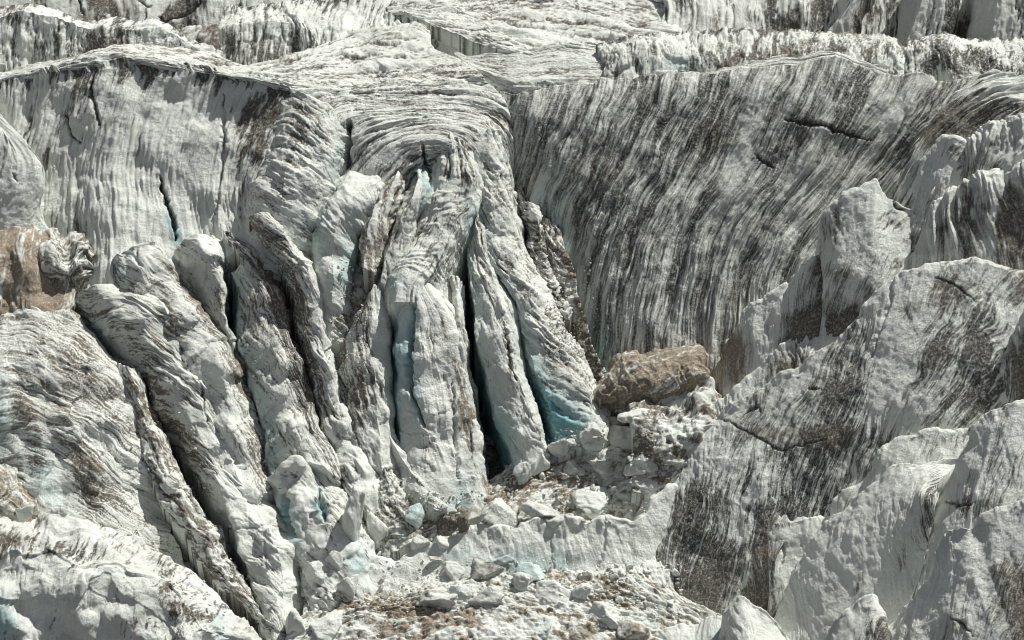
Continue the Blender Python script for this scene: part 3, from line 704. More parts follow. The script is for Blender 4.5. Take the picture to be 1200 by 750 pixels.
fin("brown dirty gully of loose grit between the pale lobe and the left ice ridges",
    [[(392, 270, 165), (390, 330, 145), (384, 390, 125), (382, 450, 105)],
     [(408, 275, 162), (405, 335, 138), (398, 390, 118), (396, 460, 95)],
     [(425, 285, 150), (424, 330, 130), (416, 380, 110), (412, 450, 96)],
     [(445, 300, 150), (440, 340, 130), (430, 400, 118), (424, 450, 105)]],
    name="debris_slope", cat="debris slope", ang=90, dirt=.55, rub=(1.3, .6), warm=.85, flute=(1, .2, 4))

# ------------------------------------------------------------------ left seracs
SER = dict(warp=7.5, grain=.07, wob=.45, steps=(6, .35), calm=.1, deep=13, edge=.6, facet=(4.5, .14), flute=(1.0, .2, 11), dirt=.24, groove=.65, streak=.85, warm=.35, lump=.45, lumpf=.13)
def serac(label, rows, name="serac", cat="serac", **k):
    cr_ = sorted(k.get('crease', ()))
    if cr_: k.setdefault('parts', [('flank', cr_[0]), ('back', cr_[1] if len(cr_) > 1 else 99)] + ([('flank', 99)] if len(cr_) > 1 else []))
    return ice(name, label, cat, rows, **{**SER, **k})
serac("sandy brown ice serac at the left edge below the tall wall",
    [[(-160, 250, 190), (-40, 255, 180), (30, 265, 172), (72, 285, 165), (95, 325, 162)],
     [(-160, 262, 170), (-40, 268, 160), (5, 274, 152), (40, 290, 146), (62, 322, 142), (84, 352, 140)],
     [(-160, 420, 120), (-40, 420, 110), (5, 420, 100), (50, 420, 100), (90, 420, 105)]],
    facet=None, steps=None, edge=.3, deep=0, ang=85, dirt=.56, warm=1.2, streak=.5, flute=(2, .5, 6), stain=[(45, 285, 25, 10, 20, .4), (60, 330, 10, 30, 0, .5)], lump=.8)
serac("dark layered rock of dirty ice wedged in the gap beside the sandy serac",
    [[(40, 262, 178), (62, 270, 172), (78, 285, 168), (92, 275, 172), (105, 268, 176), (116, 285, 178)],
     [(38, 275, 165), (62, 285, 158), (80, 300, 155), (92, 285, 154), (106, 280, 158), (114, 300, 164)],
     [(45, 340, 148), (68, 345, 142), (85, 350, 145), (94, 330, 148), (104, 320, 155), (110, 320, 160)],
     [(50, 400, 135), (75, 400, 130), (92, 395, 138), (104, 370, 148)]],
    name="dirty_ice_block", cat="ice block", ang=10, dirt=.6, warm=.45, flute=(1.2, .6, 5), lump=1.4, steps=(1.5, .5), lumpf=.3)
serac("broad striped ice serac with a teal left side and smooth pale foot above the basin",
    [[(88, 366, 150), (98, 385, 140), (118, 405, 130), (145, 435, 116), (170, 475, 100), (200, 525, 75), (230, 568, 48), (264, 622, 10), (290, 682, -30), (310, 760, -80)],
     [(88, 352, 132), (106, 372, 118), (130, 392, 106), (158, 420, 92), (184, 465, 74), (215, 515, 50), (240, 563, 24), (272, 622, -12), (295, 682, -48), (315, 760, -104)],
     [(100, 339, 130), (125, 356, 112), (155, 385, 94), (185, 425, 78), (214, 478, 54), (238, 528, 30), (257, 580, 2), (278, 640, -34), (305, 700, -68), (325, 760, -112)],
     [(132, 334, 130), (150, 345, 112), (178, 378, 93), (204, 422, 74), (230, 470, 52), (250, 524, 30), (268, 575, 2), (294, 625, -28), (318, 685, -62), (334, 760, -108)],
     [(172, 333, 128), (187, 348, 110), (204, 385, 91), (222, 425, 75), (246, 470, 56), (264, 520, 34), (284, 570, 4), (310, 612, -22), (330, 670, -54), (342, 760, -104)],
     [(177, 334, 136), (195, 352, 122), (213, 390, 106), (231, 427, 92), (256, 470, 74), (274, 520, 52), (296, 562, 22), (328, 606, -6), (346, 662, -38), (354, 760, -92)],
     [(180, 345, 160), (205, 380, 140), (240, 440, 110), (280, 520, 80), (312, 570, 50), (340, 612, 24), (356, 672, -4), (366, 760, -50)]],
    crease=(1, 4), ang=38, flute=(.85, .2, 9), dirt=.24,
    stain=[(215, 520, 8, 70, -28, .6), (200, 360, 5, 40, -25, .4), (170, 430, 12, 40, -20, .35), (176, 475, 12, 40, -20, .35), (130, 380, 30, 10, 30, .25), (300, 610, 70, 120, 0, -.26), (112, 372, 20, 6, 10, .3), (160, 350, 20, 5, 20, .2)],
    crack=[([(232, 430), (236, 455), (246, 500)], 1.4, .5), ([(285, 655), (292, 690), (290, 715)], 1.2, .4), ([(255, 622), (300, 618), (325, 610)], 1.3, .3, .3)],
    blues=[(103, 385, 12, 24, -35, .8), (125, 412, 10, 20, -35, .4)])
serac("narrow striped ice serac with a small blocky top rising behind the broad teal sided one",
    [[(126, 312, 156), (130, 345, 146), (152, 392, 130), (178, 432, 115), (204, 482, 92), (232, 560, 50)],
     [(133, 302, 140), (139, 330, 122), (165, 372, 108), (192, 415, 94), (218, 462, 76), (246, 525, 48), (270, 600, 10)],
     [(137, 296, 138), (156, 305, 124), (180, 340, 111), (206, 380, 98), (232, 430, 80), (256, 500, 48), (280, 590, 4)],
     [(154, 289, 140), (178, 305, 124), (203, 336, 110), (230, 376, 94), (256, 425, 74), (276, 490, 46), (298, 585, 0)],
     [(176, 288, 144), (196, 306, 130), (218, 335, 116), (246, 376, 98), (270, 425, 78), (286, 485, 54), (308, 580, 8)],
     [(182, 292, 165), (206, 314, 154), (238, 350, 140), (270, 395, 118), (290, 440, 96), (304, 500, 70), (326, 590, 24)]],
    crease=(2, 4), ang=20, flute=(.85, .17, 12), dirt=.15, vdirt=[.5, .34, .05, -.02, .34, .5], stain=[(190, 345, 6, 30, -28, .55), (205, 385, 5, 24, -25, .5), (160, 298, 24, 14, 10, -.4)],
    crack=[([(160, 290), (158, 302), (166, 312)], 2, .8, .1)], blues=[(136, 318, 8, 24, 0, .4), (158, 300, 4, 8, 0, .3)])
serac("bright domed ice serac with grooved white sides left of the narrow teal slit",
    [[(203, 300, 160), (214, 325, 150), (235, 360, 138), (262, 410, 120)],
     [(205, 288, 150), (220, 306, 138), (240, 340, 126), (262, 380, 112), (276, 420, 100)],
     [(226, 276, 148), (240, 288, 134), (252, 318, 122), (264, 355, 112), (278, 400, 100)],
     [(254, 272, 150), (260, 290, 136), (262, 320, 126), (266, 360, 118), (278, 400, 108)],
     [(285, 288, 160), (276, 305, 158), (268, 330, 160), (268, 370, 150), (280, 410, 130)]],
    crease=(3,), ang=15, flute=(.9, .4, 9), dirt=.16, stain=[(258, 350, 9, 14, 0, .5), (262, 312, 10, 8, 0, .4)], vblue=[0, 0, 0, 0, .8])
serac("striped ice serac with a dark diagonal dirt band right of the narrow teal slit",
    [[(270, 330, 160), (272, 370, 150), (276, 400, 130), (288, 450, 105), (302, 520, 70), (318, 590, 30)],
     [(271, 318, 146), (277, 350, 118), (281, 385, 106), (290, 430, 90), (306, 495, 60), (322, 560, 26)],
     [(282, 310, 142), (290, 335, 114), (298, 375, 98), (312, 425, 78), (330, 485, 50), (346, 545, 22)],
     [(262, 274, 154), (288, 300, 132), (308, 330, 112), (322, 375, 92), (338, 430, 70), (354, 485, 46), (370, 545, 18)],
     [(285, 284, 154), (307, 302, 136), (328, 334, 114), (341, 375, 98), (351, 415, 84), (364, 465, 64), (380, 515, 42), (396, 565, 14)],
     [(298, 296, 170), (330, 320, 152), (346, 360, 134), (354, 410, 114), (370, 470, 92), (392, 540, 62)]],
    crease=(1,), ang=16, flute=(.85, .17, 12), dirt=.18, vdirt=[.1, 0, 0, .16, .48, .5], stain=[(335, 385, 10, 60, -12, .65), (352, 460, 9, 60, -15, .6), (308, 318, 40, 7, 38, .5), (275, 288, 16, 10, 20, .3)],
    crack=[([(294, 296), (318, 318), (336, 345), (344, 380), (347, 420)], 3, .8, .9)], vblue=[1, .45, 0, 0, 0, 0])
serac("tall leaning ice serac with white right side and dark dirt band along its left",
    [[(288, 262, 135), (312, 290, 124), (334, 330, 110), (346, 380, 99), (352, 430, 92), (362, 490, 78), (378, 550, 50), (398, 600, 20)],
     [(290, 252, 128), (318, 282, 109), (342, 322, 95), (354, 370, 84), (362, 420, 77), (376, 480, 62), (394, 540, 36), (418, 600, 4)],
     [(302, 248, 124), (334, 280, 105), (358, 322, 91), (370, 370, 80), (380, 420, 71), (394, 480, 56), (414, 540, 30), (436, 600, 0)],
     [(314, 252, 124), (345, 285, 112), (368, 322, 101), (380, 360, 90), (386, 410, 81), (398, 460, 71), (418, 510, 50), (442, 570, 18)],
     [(318, 262, 140), (350, 292, 135), (376, 335, 129), (386, 380, 117), (392, 430, 106), (406, 480, 92), (430, 540, 62), (450, 590, 30)]],
    ang=20, flute=(.9, .34, 9), dirt=.16, vdirt=[.4, .32, .02, -.08, 0], stain=[(350, 350, 9, 60, -18, .45), (366, 440, 10, 50, -12, .5), (375, 520, 12, 60, -20, .5), (320, 280, 18, 18, 0, .15), (370, 380, 12, 60, -10, -.3)])
serac("long grooved ice ridge at the left edge sloping down to the right",
    [[(-260, 400, 110), (-100, 378, 110), (-10, 372, 106), (40, 364, 106), (88, 368, 108), (104, 384, 106)],
     [(-260, 440, 80), (-100, 410, 80), (-10, 396, 80), (40, 390, 80), (90, 400, 80), (116, 412, 84), (140, 430, 90)],
     [(-260, 520, 55), (-100, 460, 52), (-10, 440, 52), (40, 440, 48), (90, 448, 48), (130, 466, 52), (160, 480, 64)],
     [(-260, 600, 30), (-100, 540, 25), (0, 510, 20), (30, 500, 18), (70, 505, 18), (110, 520, 20), (145, 535, 28), (175, 545, 40)],
     [(-260, 700, -10), (-60, 610, -10), (20, 560, 0), (60, 560, -4), (100, 575, -8), (135, 590, -8), (170, 605, 0), (198, 612, 14)],
     [(-260, 780, -60), (-40, 700, -50), (40, 640, -40), (90, 650, -48), (140, 665, -50), (190, 680, -44), (235, 690, -30)]],
    ang=22, flute=(.85, .19, 12), dirt=.28, stain=[(20, 480, 8, 40, 10, .5), (100, 550, 14, 60, -30, .45), (140, 600, 14, 50, -40, .5), (40, 520, 10, 50, -10, .5), (120, 480, 18, 60, -35, .35), (110, 600, 10, 30, -30, .4), (90, 430, 20, 30, -30, .3), (60, 570, 25, 40, -20, -.2), (140, 500, 14, 50, -30, .4)],
    blues=[(50, 560, 20, 50, -20, .35), (0, 500, 8, 60, 0, .4)])
serac("rusty tan rock of ice in the hollow at the left edge",
    [[(-120, 520, 30), (-20, 535, 10), (8, 545, 4), (25, 562, 0), (48, 572, -4)], [(-120, 540, 5), (-20, 555, -8), (10, 565, -14), (28, 580, -18), (45, 585, -14)], [(-120, 640, -50), (-20, 630, -45), (20, 625, -45), (50, 615, -35)]],
    name="dirty_ice_block", cat="ice block", dirt=.65, warm=1.2, ang=20, lump=1.6, lumpf=.35, steps=(1.5, .5))
serac("foreground ice ridge with a thawed scalloped face in the bottom left corner",
    [[(-260, 575, -60), (-60, 590, -70), (0, 602, -75), (40, 610, -76), (108, 612, -78), (160, 632, -82), (205, 658, -88), (245, 690, -94), (275, 720, -100), (310, 750, -108), (370, 800, -120)],
     [(-260, 610, -95), (-60, 620, -100), (0, 628, -104), (60, 640, -106), (110, 648, -108), (150, 655, -110), (190, 672, -112), (225, 696, -116), (255, 724, -120), (290, 756, -126), (350, 810, -140)],
     [(-260, 650, -118), (-60, 652, -122), (0, 656, -122), (60, 660, -124), (100, 658, -126), (135, 662, -126), (165, 672, -128), (200, 690, -130), (235, 725, -134), (270, 765, -138), (330, 820, -150)],
     [(-260, 880, -150), (-60, 860, -150), (0, 850, -150), (100, 840, -156), (160, 840, -158), (200, 850, -160), (240, 860, -160), (330, 900, -170)]],
    ang=92, flute=(2.0, .42, 6), dirt=.1, groove=.3, lump=.8, vdirt=[.12, .14, -.02, 0], stain=[(200, 705, 14, 40, -10, .5), (60, 640, 60, 9, 8, .4), (215, 720, 20, 12, 30, .4), (160, 725, 14, 14, 0, .3), (10, 640, 30, 8, 10, .35)],
    blues=[(0, 735, 20, 30, 0, .6), (258, 735, 8, 25, -10, .5)], warm=.2)
serac("dark grit gully running down between two left seracs to the bottom edge",
    [[(140, 425, 76), (150, 480, 56), (170, 540, 26), (200, 600, -9), (240, 665, -54), (290, 720, -84), (330, 760, -109)],
     [(150, 430, 72), (168, 490, 48), (192, 550, 16), (225, 610, -19), (262, 670, -62), (305, 722, -92), (345, 760, -116)],
     [(162, 440, 76), (188, 500, 52), (212, 555, 22), (248, 615, -14), (285, 680, -58), (320, 735, -90), (360, 765, -112)]],
    name="debris_slope", cat="debris slope", ang=8, dirt=.5, rub=(1.3, .3), flute=(1.0, .45, 9), warm=.25, warms=[(190, 500, 20, 60, -20, .3)])
serac("knobbly pale ice serac with teal hollows above the basin rubble",
    [[(318, 566, 20), (322, 600, 5), (332, 640, -20), (345, 690, -50), (360, 730, -80)],
     [(320, 556, 16), (336, 590, -8), (346, 640, -34), (358, 690, -62), (372, 740, -92)],
     [(338, 536, 14), (352, 575, -12), (362, 620, -36), (375, 680, -66), (390, 740, -96)],
     [(362, 540, 12), (380, 572, -10), (390, 615, -34), (402, 670, -64), (412, 740, -96)],
     [(382, 560, 12), (404, 590, -10), (418, 625, -30), (430, 670, -56), (436, 740, -90)],
     [(392, 575, 24), (424, 605, 4), (440, 640, -16), (448, 690, -45)]],
    ang=40, flute=(1.8, .4, 5), dirt=.12, lump=1.1, lumpf=.28, blues=[(335, 600, 8, 25, -15, .7), (376, 590, 7, 20, -10, .7), (345, 630, 8, 14, 0, .4), (420, 660, 14, 20, 0, .4)], stain=[(390, 620, 12, 20, 0, .5), (360, 560, 15, 8, 20, .3), (345, 560, 12, 6, 0, .3)],
    crack=[([(374, 570), (378, 595), (382, 612)], 3, 2.0, -.2), ([(332, 580), (338, 610), (344, 625)], 3, 1.8, -.2)])
# ------------------------------------------------------------------ right seracs
RS = dict(wob=.8, calm=.3, warp=1.5, jag=1.3, shear=.3, rim=.34, flute=(1.1, .13, 13), thr=(.16, .98), dirt=.28, groove=.25, streak=.62, warm=.12, lump=.22, lumpf=.06, ang=122, patch=1.15, grain=.06, edge=.6, foot=.6)
def rserac(label, rows, name="serac", cat="serac", **k):
    k = {**RS, **k}
    foot = k.pop('foot')
    k.setdefault('vdirt', [-.4, -.1] + [0] * (len(rows) - 3) + [foot])  # crest painted lighter as sunlit; foot darker for dirt and shade
    if k.get('rim'): k.setdefault('parts', [('crest', 1.0), ('face', 99)])
    return ice(name, label, cat, rows, **k)
rserac("streaky dirty ice slope at the right edge dropping beside the fluted wall",
    [[(1160, 86, 190), (1185, 84, 190), (1220, 92, 185), (1500, 110, 170)],
     [(1110, 118, 160), (1150, 108, 160), (1185, 108, 155), (1220, 115, 150), (1500, 140, 150)],
     [(1068, 180, 130), (1100, 150, 130), (1140, 135, 130), (1180, 130, 130), (1220, 130, 125), (1500, 170, 120)],
     [(1040, 250, 112), (1070, 230, 110), (1110, 210, 108), (1160, 190, 108), (1220, 180, 105), (1500, 230, 100)],
     [(1040, 330, 100), (1080, 320, 96), (1160, 300, 95), (1220, 300, 90), (1500, 330, 80)]],
    name="ice_slope", cat="ice slope", rim=None, ang=128, dirt=.36, flute=(1.2, .6, 10), groove=.45, stain=[(1185, 125, 25, 9, 10, .5), (1160, 128, 14, 8, 0, .4), (1100, 150, 10, 40, 40, .25)])
rserac("pale pointed ice serac on the right slope below the dirty streaked band",
    [[(1050, 250, 112), (1066, 222, 112), (1082, 190, 112), (1100, 165, 112), (1112, 158, 112), (1126, 160, 112), (1134, 180, 112)],
     [(1052, 254, 100), (1070, 226, 97), (1086, 196, 97), (1104, 172, 97), (1114, 166, 96), (1124, 170, 98), (1130, 195, 104)],
     [(1055, 330, 90), (1080, 300, 82), (1110, 290, 80), (1130, 280, 85), (1140, 270, 92)]],
    dirt=.2, stain=[(1108, 178, 8, 14, 0, .6), (1125, 200, 8, 20, 0, .4)])
rserac("white ice serac with rounded shoulders high on the right edge",
    [[(1118, 215, 104), (1128, 190, 104), (1140, 152, 106), (1152, 142, 108), (1168, 140, 110), (1200, 138, 115), (1240, 130, 118), (1480, 150, 110)],
     [(1122, 220, 92), (1134, 196, 90), (1146, 162, 92), (1158, 154, 92), (1178, 152, 92), (1210, 152, 95), (1240, 148, 98), (1480, 170, 95)],
     [(1125, 300, 82), (1140, 290, 78), (1160, 285, 76), (1200, 285, 74), (1240, 285, 72), (1480, 300, 70)]],
    dirt=.18, stain=[(1170, 175, 12, 25, 20, .4), (1195, 165, 10, 10, 0, .3)], flute=(1.6, .6, 8))
rserac("broad grey ice serac with white runnels standing at the right edge behind the great ridge",
    [[(1054, 330, 88), (1062, 305, 84), (1078, 268, 84), (1092, 244, 84), (1116, 218, 86), (1146, 202, 88), (1172, 196, 90), (1220, 192, 92), (1480, 200, 85)],
     [(1058, 336, 74), (1068, 310, 70), (1084, 274, 68), (1100, 250, 68), (1124, 228, 68), (1152, 216, 68), (1180, 210, 70), (1230, 208, 70), (1480, 220, 66)],
     [(1060, 400, 60), (1090, 380, 54), (1140, 370, 50), (1230, 370, 48), (1480, 380, 44)]],
    dirt=.24, flute=(1.8, .7, 12), ang=104, stain=[(1130, 240, 16, 26, 20, .35), (1180, 270, 20, 40, 10, .35), (1195, 290, 15, 20, 0, .4), (1160, 270, 10, 50, 12, -.4)], blues=[(1165, 285, 8, 25, 10, .25)])
rserac("upright square shouldered ice pinnacle with a black smear on its right side",
    [[(957, 290, 92), (960, 268, 90), (962, 250, 88), (964, 246, 87), (975, 235, 86), (996, 222, 86), (1018, 212, 86), (1028, 211, 87), (1031, 216, 89), (1040, 232, 92), (1060, 240, 96), (1066, 246, 98), (1080, 275, 98)],
     [(962, 296, 80), (965, 274, 76), (967, 258, 74), (969, 254, 73), (979, 243, 72), (999, 231, 70), (1018, 222, 70), (1025, 222, 72), (1028, 227, 75), (1037, 243, 80), (1052, 254, 86), (1058, 262, 90), (1070, 288, 92)],
     [(966, 320, 70), (975, 310, 62), (1000, 300, 58), (1025, 295, 60), (1045, 300, 68), (1062, 310, 80)],
     [(960, 400, 56), (975, 395, 50), (1005, 385, 48), (1035, 370, 52), (1060, 360, 62)]],
    name="ice_pinnacle", cat="ice pinnacle", dirt=.14, stain=[(1045, 262, 18, 26, -10, .55), (1040, 300, 22, 14, -20, .45), (1035, 222, 12, 6, 0, .3)], flute=(2.2, .3, 7), crack=[([(1046, 236), (1052, 244), (1062, 248)], 2, .8)])
rserac("small sharp ice pinnacle leaning left beside the tan ice slab",
    [[(862, 442, 84), (880, 408, 82), (905, 368, 82), (925, 330, 82), (940, 305, 82), (954, 296, 82), (964, 300, 84), (973, 318, 88)],
     [(866, 446, 72), (886, 412, 68), (910, 374, 66), (930, 338, 66), (944, 314, 66), (954, 306, 67), (962, 312, 72), (970, 335, 80)],
     [(870, 480, 56), (900, 455, 50), (930, 430, 48), (960, 400, 54), (980, 390, 64)]],
    name="ice_pinnacle", cat="ice pinnacle", dirt=.2, ang=110, stain=[(962, 320, 12, 20, -20, .5), (955, 370, 14, 20, 0, .3), (935, 340, 10, 20, 20, .15)])
rserac("tan brown slab of dirty ice leaning against the foot of the fluted wall",
    [[(832, 450, 97), (838, 428, 93), (850, 398, 91), (870, 380, 91), (872, 365, 91), (890, 350, 91), (912, 334, 91), (924, 328, 93)],
     [(834, 456, 85), (842, 434, 79), (854, 406, 76), (874, 388, 75), (878, 374, 75), (894, 360, 75), (914, 345, 77), (926, 345, 81)],
     [(840, 500, 65), (870, 470, 57), (900, 430, 57), (930, 390, 65)]],
    name="dirty_ice_slab", cat="ice slab", dirt=.8, vdirt=[0, 0, .1], warm=1.1, ang=120, stain=[(860, 430, 14, 8, -50, .3)])
ice("boulder", "big tan layered boulder in the gap at the foot of the fluted wall", "boulder",
    [[(696, 462, 72), (702, 448, 82), (712, 430, 88), (724, 414, 92), (736, 408, 94), (762, 410, 94), (790, 404, 92), (812, 400, 90), (824, 402, 88), (832, 415, 88)],
     [(698, 464, 62), (710, 452, 62), (722, 436, 64), (738, 424, 66), (766, 424, 64), (794, 418, 62), (814, 412, 62), (826, 420, 68)],
     [(704, 470, 52), (724, 464, 46), (748, 454, 44), (776, 450, 42), (802, 440, 42), (818, 434, 46), (828, 440, 58)],
     [(702, 478, 74), (740, 490, 66), (775, 486, 62), (805, 468, 62), (830, 452, 70)]],
    ang=-8, dirt=.74, warm=.75, facet=(4, .3), flute=(1.1, .28, 7), lump=.9, lumpf=.2, steps=(2.2, .3), streak=.6, crease=(1,), stain=[(775, 470, 30, 8, -18, .4), (800, 450, 25, 5, -25, .3), (770, 445, 40, 4, -20, .35), (735, 440, 15, 8, -30, -.1)], grain=.12)
ice("boulder", "dark rough boulder of dirty ice under the tan layered one", "boulder",
    [[(738, 478, 44), (760, 470, 50), (800, 462, 54), (830, 448, 60), (842, 465, 56)], [(740, 488, 28), (764, 484, 26), (800, 478, 28), (828, 466, 34), (842, 478, 40)], [(740, 580, -2), (780, 580, -6), (820, 570, -2), (850, 560, 8)]],
    ang=10, dirt=.42, warm=.4, lump=1.5, lumpf=.35, flute=(1.4, .4, 4), rub=(1.6, .4), stain=[(790, 480, 30, 10, 0, .3)])

rserac("layered ice ledge under the square pinnacle along the crest of the great right ridge",
    [[(786, 540, 36), (812, 508, 40), (838, 478, 46), (858, 452, 50), (880, 436, 54), (902, 414, 56), (928, 392, 58), (952, 382, 60), (978, 370, 62), (1000, 372, 66)],
     [(790, 548, 26), (818, 516, 28), (844, 487, 32), (866, 462, 36), (888, 446, 40), (910, 424, 42), (934, 402, 44), (956, 392, 46), (982, 382, 48), (1004, 384, 54)],
     [(800, 590, 10), (850, 540, 12), (900, 490, 20), (950, 450, 26), (1005, 430, 36)]],
    name="ice_ledge", cat="ice ledge", ang=100, dirt=.16, flute=(1.4, .5, 6), stain=[(935, 420, 30, 8, -35, .2)])
rserac("great grey ice ridge filling the right side, black stained face and bright rounded crest",
    [[(726, 700, -24), (732, 650, -10), (745, 605, 0), (775, 562, 10), (806, 525, 16), (830, 500, 22), (852, 480, 26), (878, 463, 30), (902, 446, 32), (930, 432, 34), (960, 410, 36), (985, 392, 38), (1003, 372, 40), (1020, 348, 42), (1045, 330, 44), (1075, 316, 46), (1100, 308, 48), (1140, 304, 50), (1185, 312, 52), (1240, 322, 54), (1480, 340, 50)],
     [(730, 706, -36), (738, 655, -22), (752, 612, -12), (782, 570, -4), (812, 534, 2), (838, 508, 8), (860, 489, 12), (886, 472, 15), (910, 456, 17), (938, 442, 19), (966, 422, 20), (990, 404, 20), (1010, 384, 22), (1027, 361, 23), (1050, 344, 24), (1078, 331, 25), (1102, 323, 26), (1140, 320, 27), (1185, 328, 28), (1240, 338, 30), (1480, 360, 30)],
     [(740, 720, -55), (760, 680, -46), (790, 640, -36), (830, 600, -28), (870, 560, -20), (910, 530, -12), (955, 500, -8), (1000, 470, -5), (1040, 440, -3), (1080, 420, -2), (1120, 410, 0), (1180, 420, 2), (1240, 430, 4), (1480, 450, 4)],
     [(752, 760, -80), (790, 760, -78), (830, 740, -70), (880, 710, -60), (930, 670, -50), (985, 620, -42), (1040, 580, -34), (1100, 550, -30), (1180, 550, -28), (1240, 560, -26), (1480, 580, -30)]],
    name="ice_ridge", cat="ice ridge", ang=136, dirt=.45, flute=(1.2, .15, 13), lump=.4, facet=(10, .15), vdirt=[-.45, -.12, .06, .1],  # first rows painted lighter as a sunlit rim
    stain=[(1140, 410, 81, 108, 35, 0.36), (1110, 470, 108, 60.75, -20, 0.324), (1005, 395, 21.6, 29.7, 20, 0.324), (1000, 460, 40.5, 74.25, 10, 0.252), (945, 560, 81, 60.75, 20, 0.432), (870, 600, 81, 81, 30, 0.36), (800, 640, 47.25, 94.5, 20, 0.288), (960, 590, 40.5, 27, 10, 0.288), (1060, 340, 40.5, 18.9, -20, -0.3), (1050, 430, 32.4, 81, 20, -0.2), (930, 545, 81, 21.6, -5, 0.216), (860, 520, 54, 40.5, -40, -0.2), (1010, 500, 40.5, 40.5, 0, 0.216), (1170, 460, 54, 54, 0, 0.216), (895, 640, 54, 54, 20, 0.252)],
    crack=[([(838, 490), (860, 497), (885, 510), (912, 527), (930, 523), (968, 514)], 1.5, .25, .5), ([(870, 488), (877, 480), (888, 476), (891, 486)], 1.3, .3, .4), ([(1095, 325), (1120, 335), (1140, 352)], 1.2, .3, .4), ([(1040, 300), (1045, 350), (1022, 420)], 2, .4, .1), ([(948, 455), (962, 457)], 1.4, .4)], res=1.25)
rserac("narrow white ice fin at the right edge leaning over the great ridge's stained face",
    [[(1150, 510, 0), (1158, 480, 0), (1164, 450, 0), (1176, 420, 0), (1188, 385, 0), (1204, 358, 2), (1240, 330, 6), (1480, 330, 10)],
     [(1156, 515, -14), (1164, 486, -16), (1171, 456, -16), (1184, 428, -16), (1196, 396, -16), (1212, 372, -15), (1240, 350, -12), (1480, 350, -8)],
     [(1160, 580, -28), (1180, 550, -30), (1210, 520, -30), (1240, 510, -30), (1480, 510, -30)]],
    name="ice_fin", cat="ice fin", ang=110, dirt=.14, stain=[(1175, 470, 8, 40, 15, .5)])
rserac("small dirty arch of ice hooked over the left end of the square ice block",
    [[(820, 700, -40), (842, 650, -30), (862, 612, -26), (884, 590, -24), (906, 582, -24), (925, 588, -24), (940, 604, -26)],
     [(826, 706, -54), (848, 658, -46), (868, 620, -42), (888, 600, -40), (906, 593, -40), (920, 600, -40), (934, 614, -42)],
     [(850, 740, -76), (880, 730, -72), (900, 700, -66), (908, 660, -60), (914, 640, -54)]],
    name="ice_arch", cat="ice arch", dirt=.42, ang=110, stain=[(885, 650, 20, 30, 10, .25), (915, 600, 14, 8, 20, .4)], warm=.35, warms=[(965, 575, 20, 12, 0, .8)])
rserac("square pale ice block with a flat dirty top below the great right ridge",
    [[(898, 615, -36), (906, 608, -34), (925, 606, -34), (945, 604, -34), (968, 604, -32), (985, 600, -30)],
     [(900, 623, -56), (908, 620, -58), (926, 620, -58), (946, 618, -58), (968, 616, -54), (990, 612, -48)],
     [(902, 760, -99), (910, 760, -101), (940, 760, -99), (970, 740, -93), (995, 720, -83)]],
    name="ice_block", cat="ice block", dirt=.08, ang=90, top=(.4, 1.6), stain=[(915, 612, 14, 6, 0, .5), (903, 670, 4, 40, 0, .5)], lump=.6, crack=[([(915, 630), (918, 650), (912, 670)], 1.5, .3, .2)])
rserac("jagged ice fin with a white scalloped edge just above the large smooth fin",
    [[(972, 612, -40), (978, 592, -38), (988, 574, -38), (1004, 566, -38), (1018, 548, -38), (1030, 524, -38), (1046, 514, -36), (1070, 508, -36), (1092, 500, -34), (1118, 502, -32), (1140, 500, -30), (1165, 490, -28)],
     [(976, 618, -52), (984, 600, -54), (994, 583, -55), (1010, 574, -55), (1024, 557, -55), (1038, 534, -55), (1052, 524, -54), (1074, 519, -54), (1094, 512, -52), (1118, 513, -50), (1140, 512, -46), (1170, 505, -42)],
     [(985, 680, -84), (1010, 650, -86), (1050, 620, -86), (1100, 600, -84), (1150, 590, -80), (1180, 580, -76)]],
    name="ice_fin", cat="ice fin", dirt=.14, ang=128, stain=[(1085, 525, 14, 14, 0, .4), (1100, 510, 40, 7, -5, .35), (1130, 520, 20, 14, 0, .4), (1060, 525, 8, 14, 10, .25)])
rserac("large smooth white ice fin rising diagonally from the bottom edge right of centre",
    [[(880, 790, -112), (892, 752, -98), (908, 722, -90), (920, 695, -86), (928, 668, -84), (946, 640, -82), (964, 616, -80), (982, 598, -80), (1000, 584, -80), (1018, 574, -80), (1036, 556, -80), (1056, 546, -80), (1082, 541, -78), (1108, 541, -76), (1130, 538, -74)],
     [(884, 796, -124), (897, 758, -112), (914, 730, -106), (927, 703, -102), (936, 678, -100), (954, 650, -99), (972, 627, -98), (990, 610, -97), (1008, 596, -97), (1026, 585, -97), (1044, 568, -97), (1062, 557, -96), (1084, 553, -94), (1090, 556, -92), (1104, 560, -84)],
     [(920, 840, -164), (950, 800, -160), (985, 750, -154), (1010, 720, -150), (1036, 680, -146), (1056, 640, -142), (1072, 600, -136), (1082, 575, -130), (1096, 570, -114)],
     [(960, 860, -197), (1000, 810, -193), (1040, 760, -187), (1065, 710, -179), (1080, 670, -171), (1092, 620, -161), (1098, 590, -151), (1102, 580, -135)]],
    name="ice_fin", cat="ice fin", dirt=.08, warp=0, jag=1.3, lump=.12, patch=.6, streak=.45, ang=128, flute=(1.0, .1, 14), groove=.28, vdirt=[-.12, -.1, 0, .15], stain=[(1092, 585, 7, 50, 12, 1.0), (1060, 650, 8, 40, 20, .35), (1004, 690, 5, 40, 15, .4), (1000, 590, 30, 6, -30, .2), (980, 680, 50, 60, 0, -.1)])
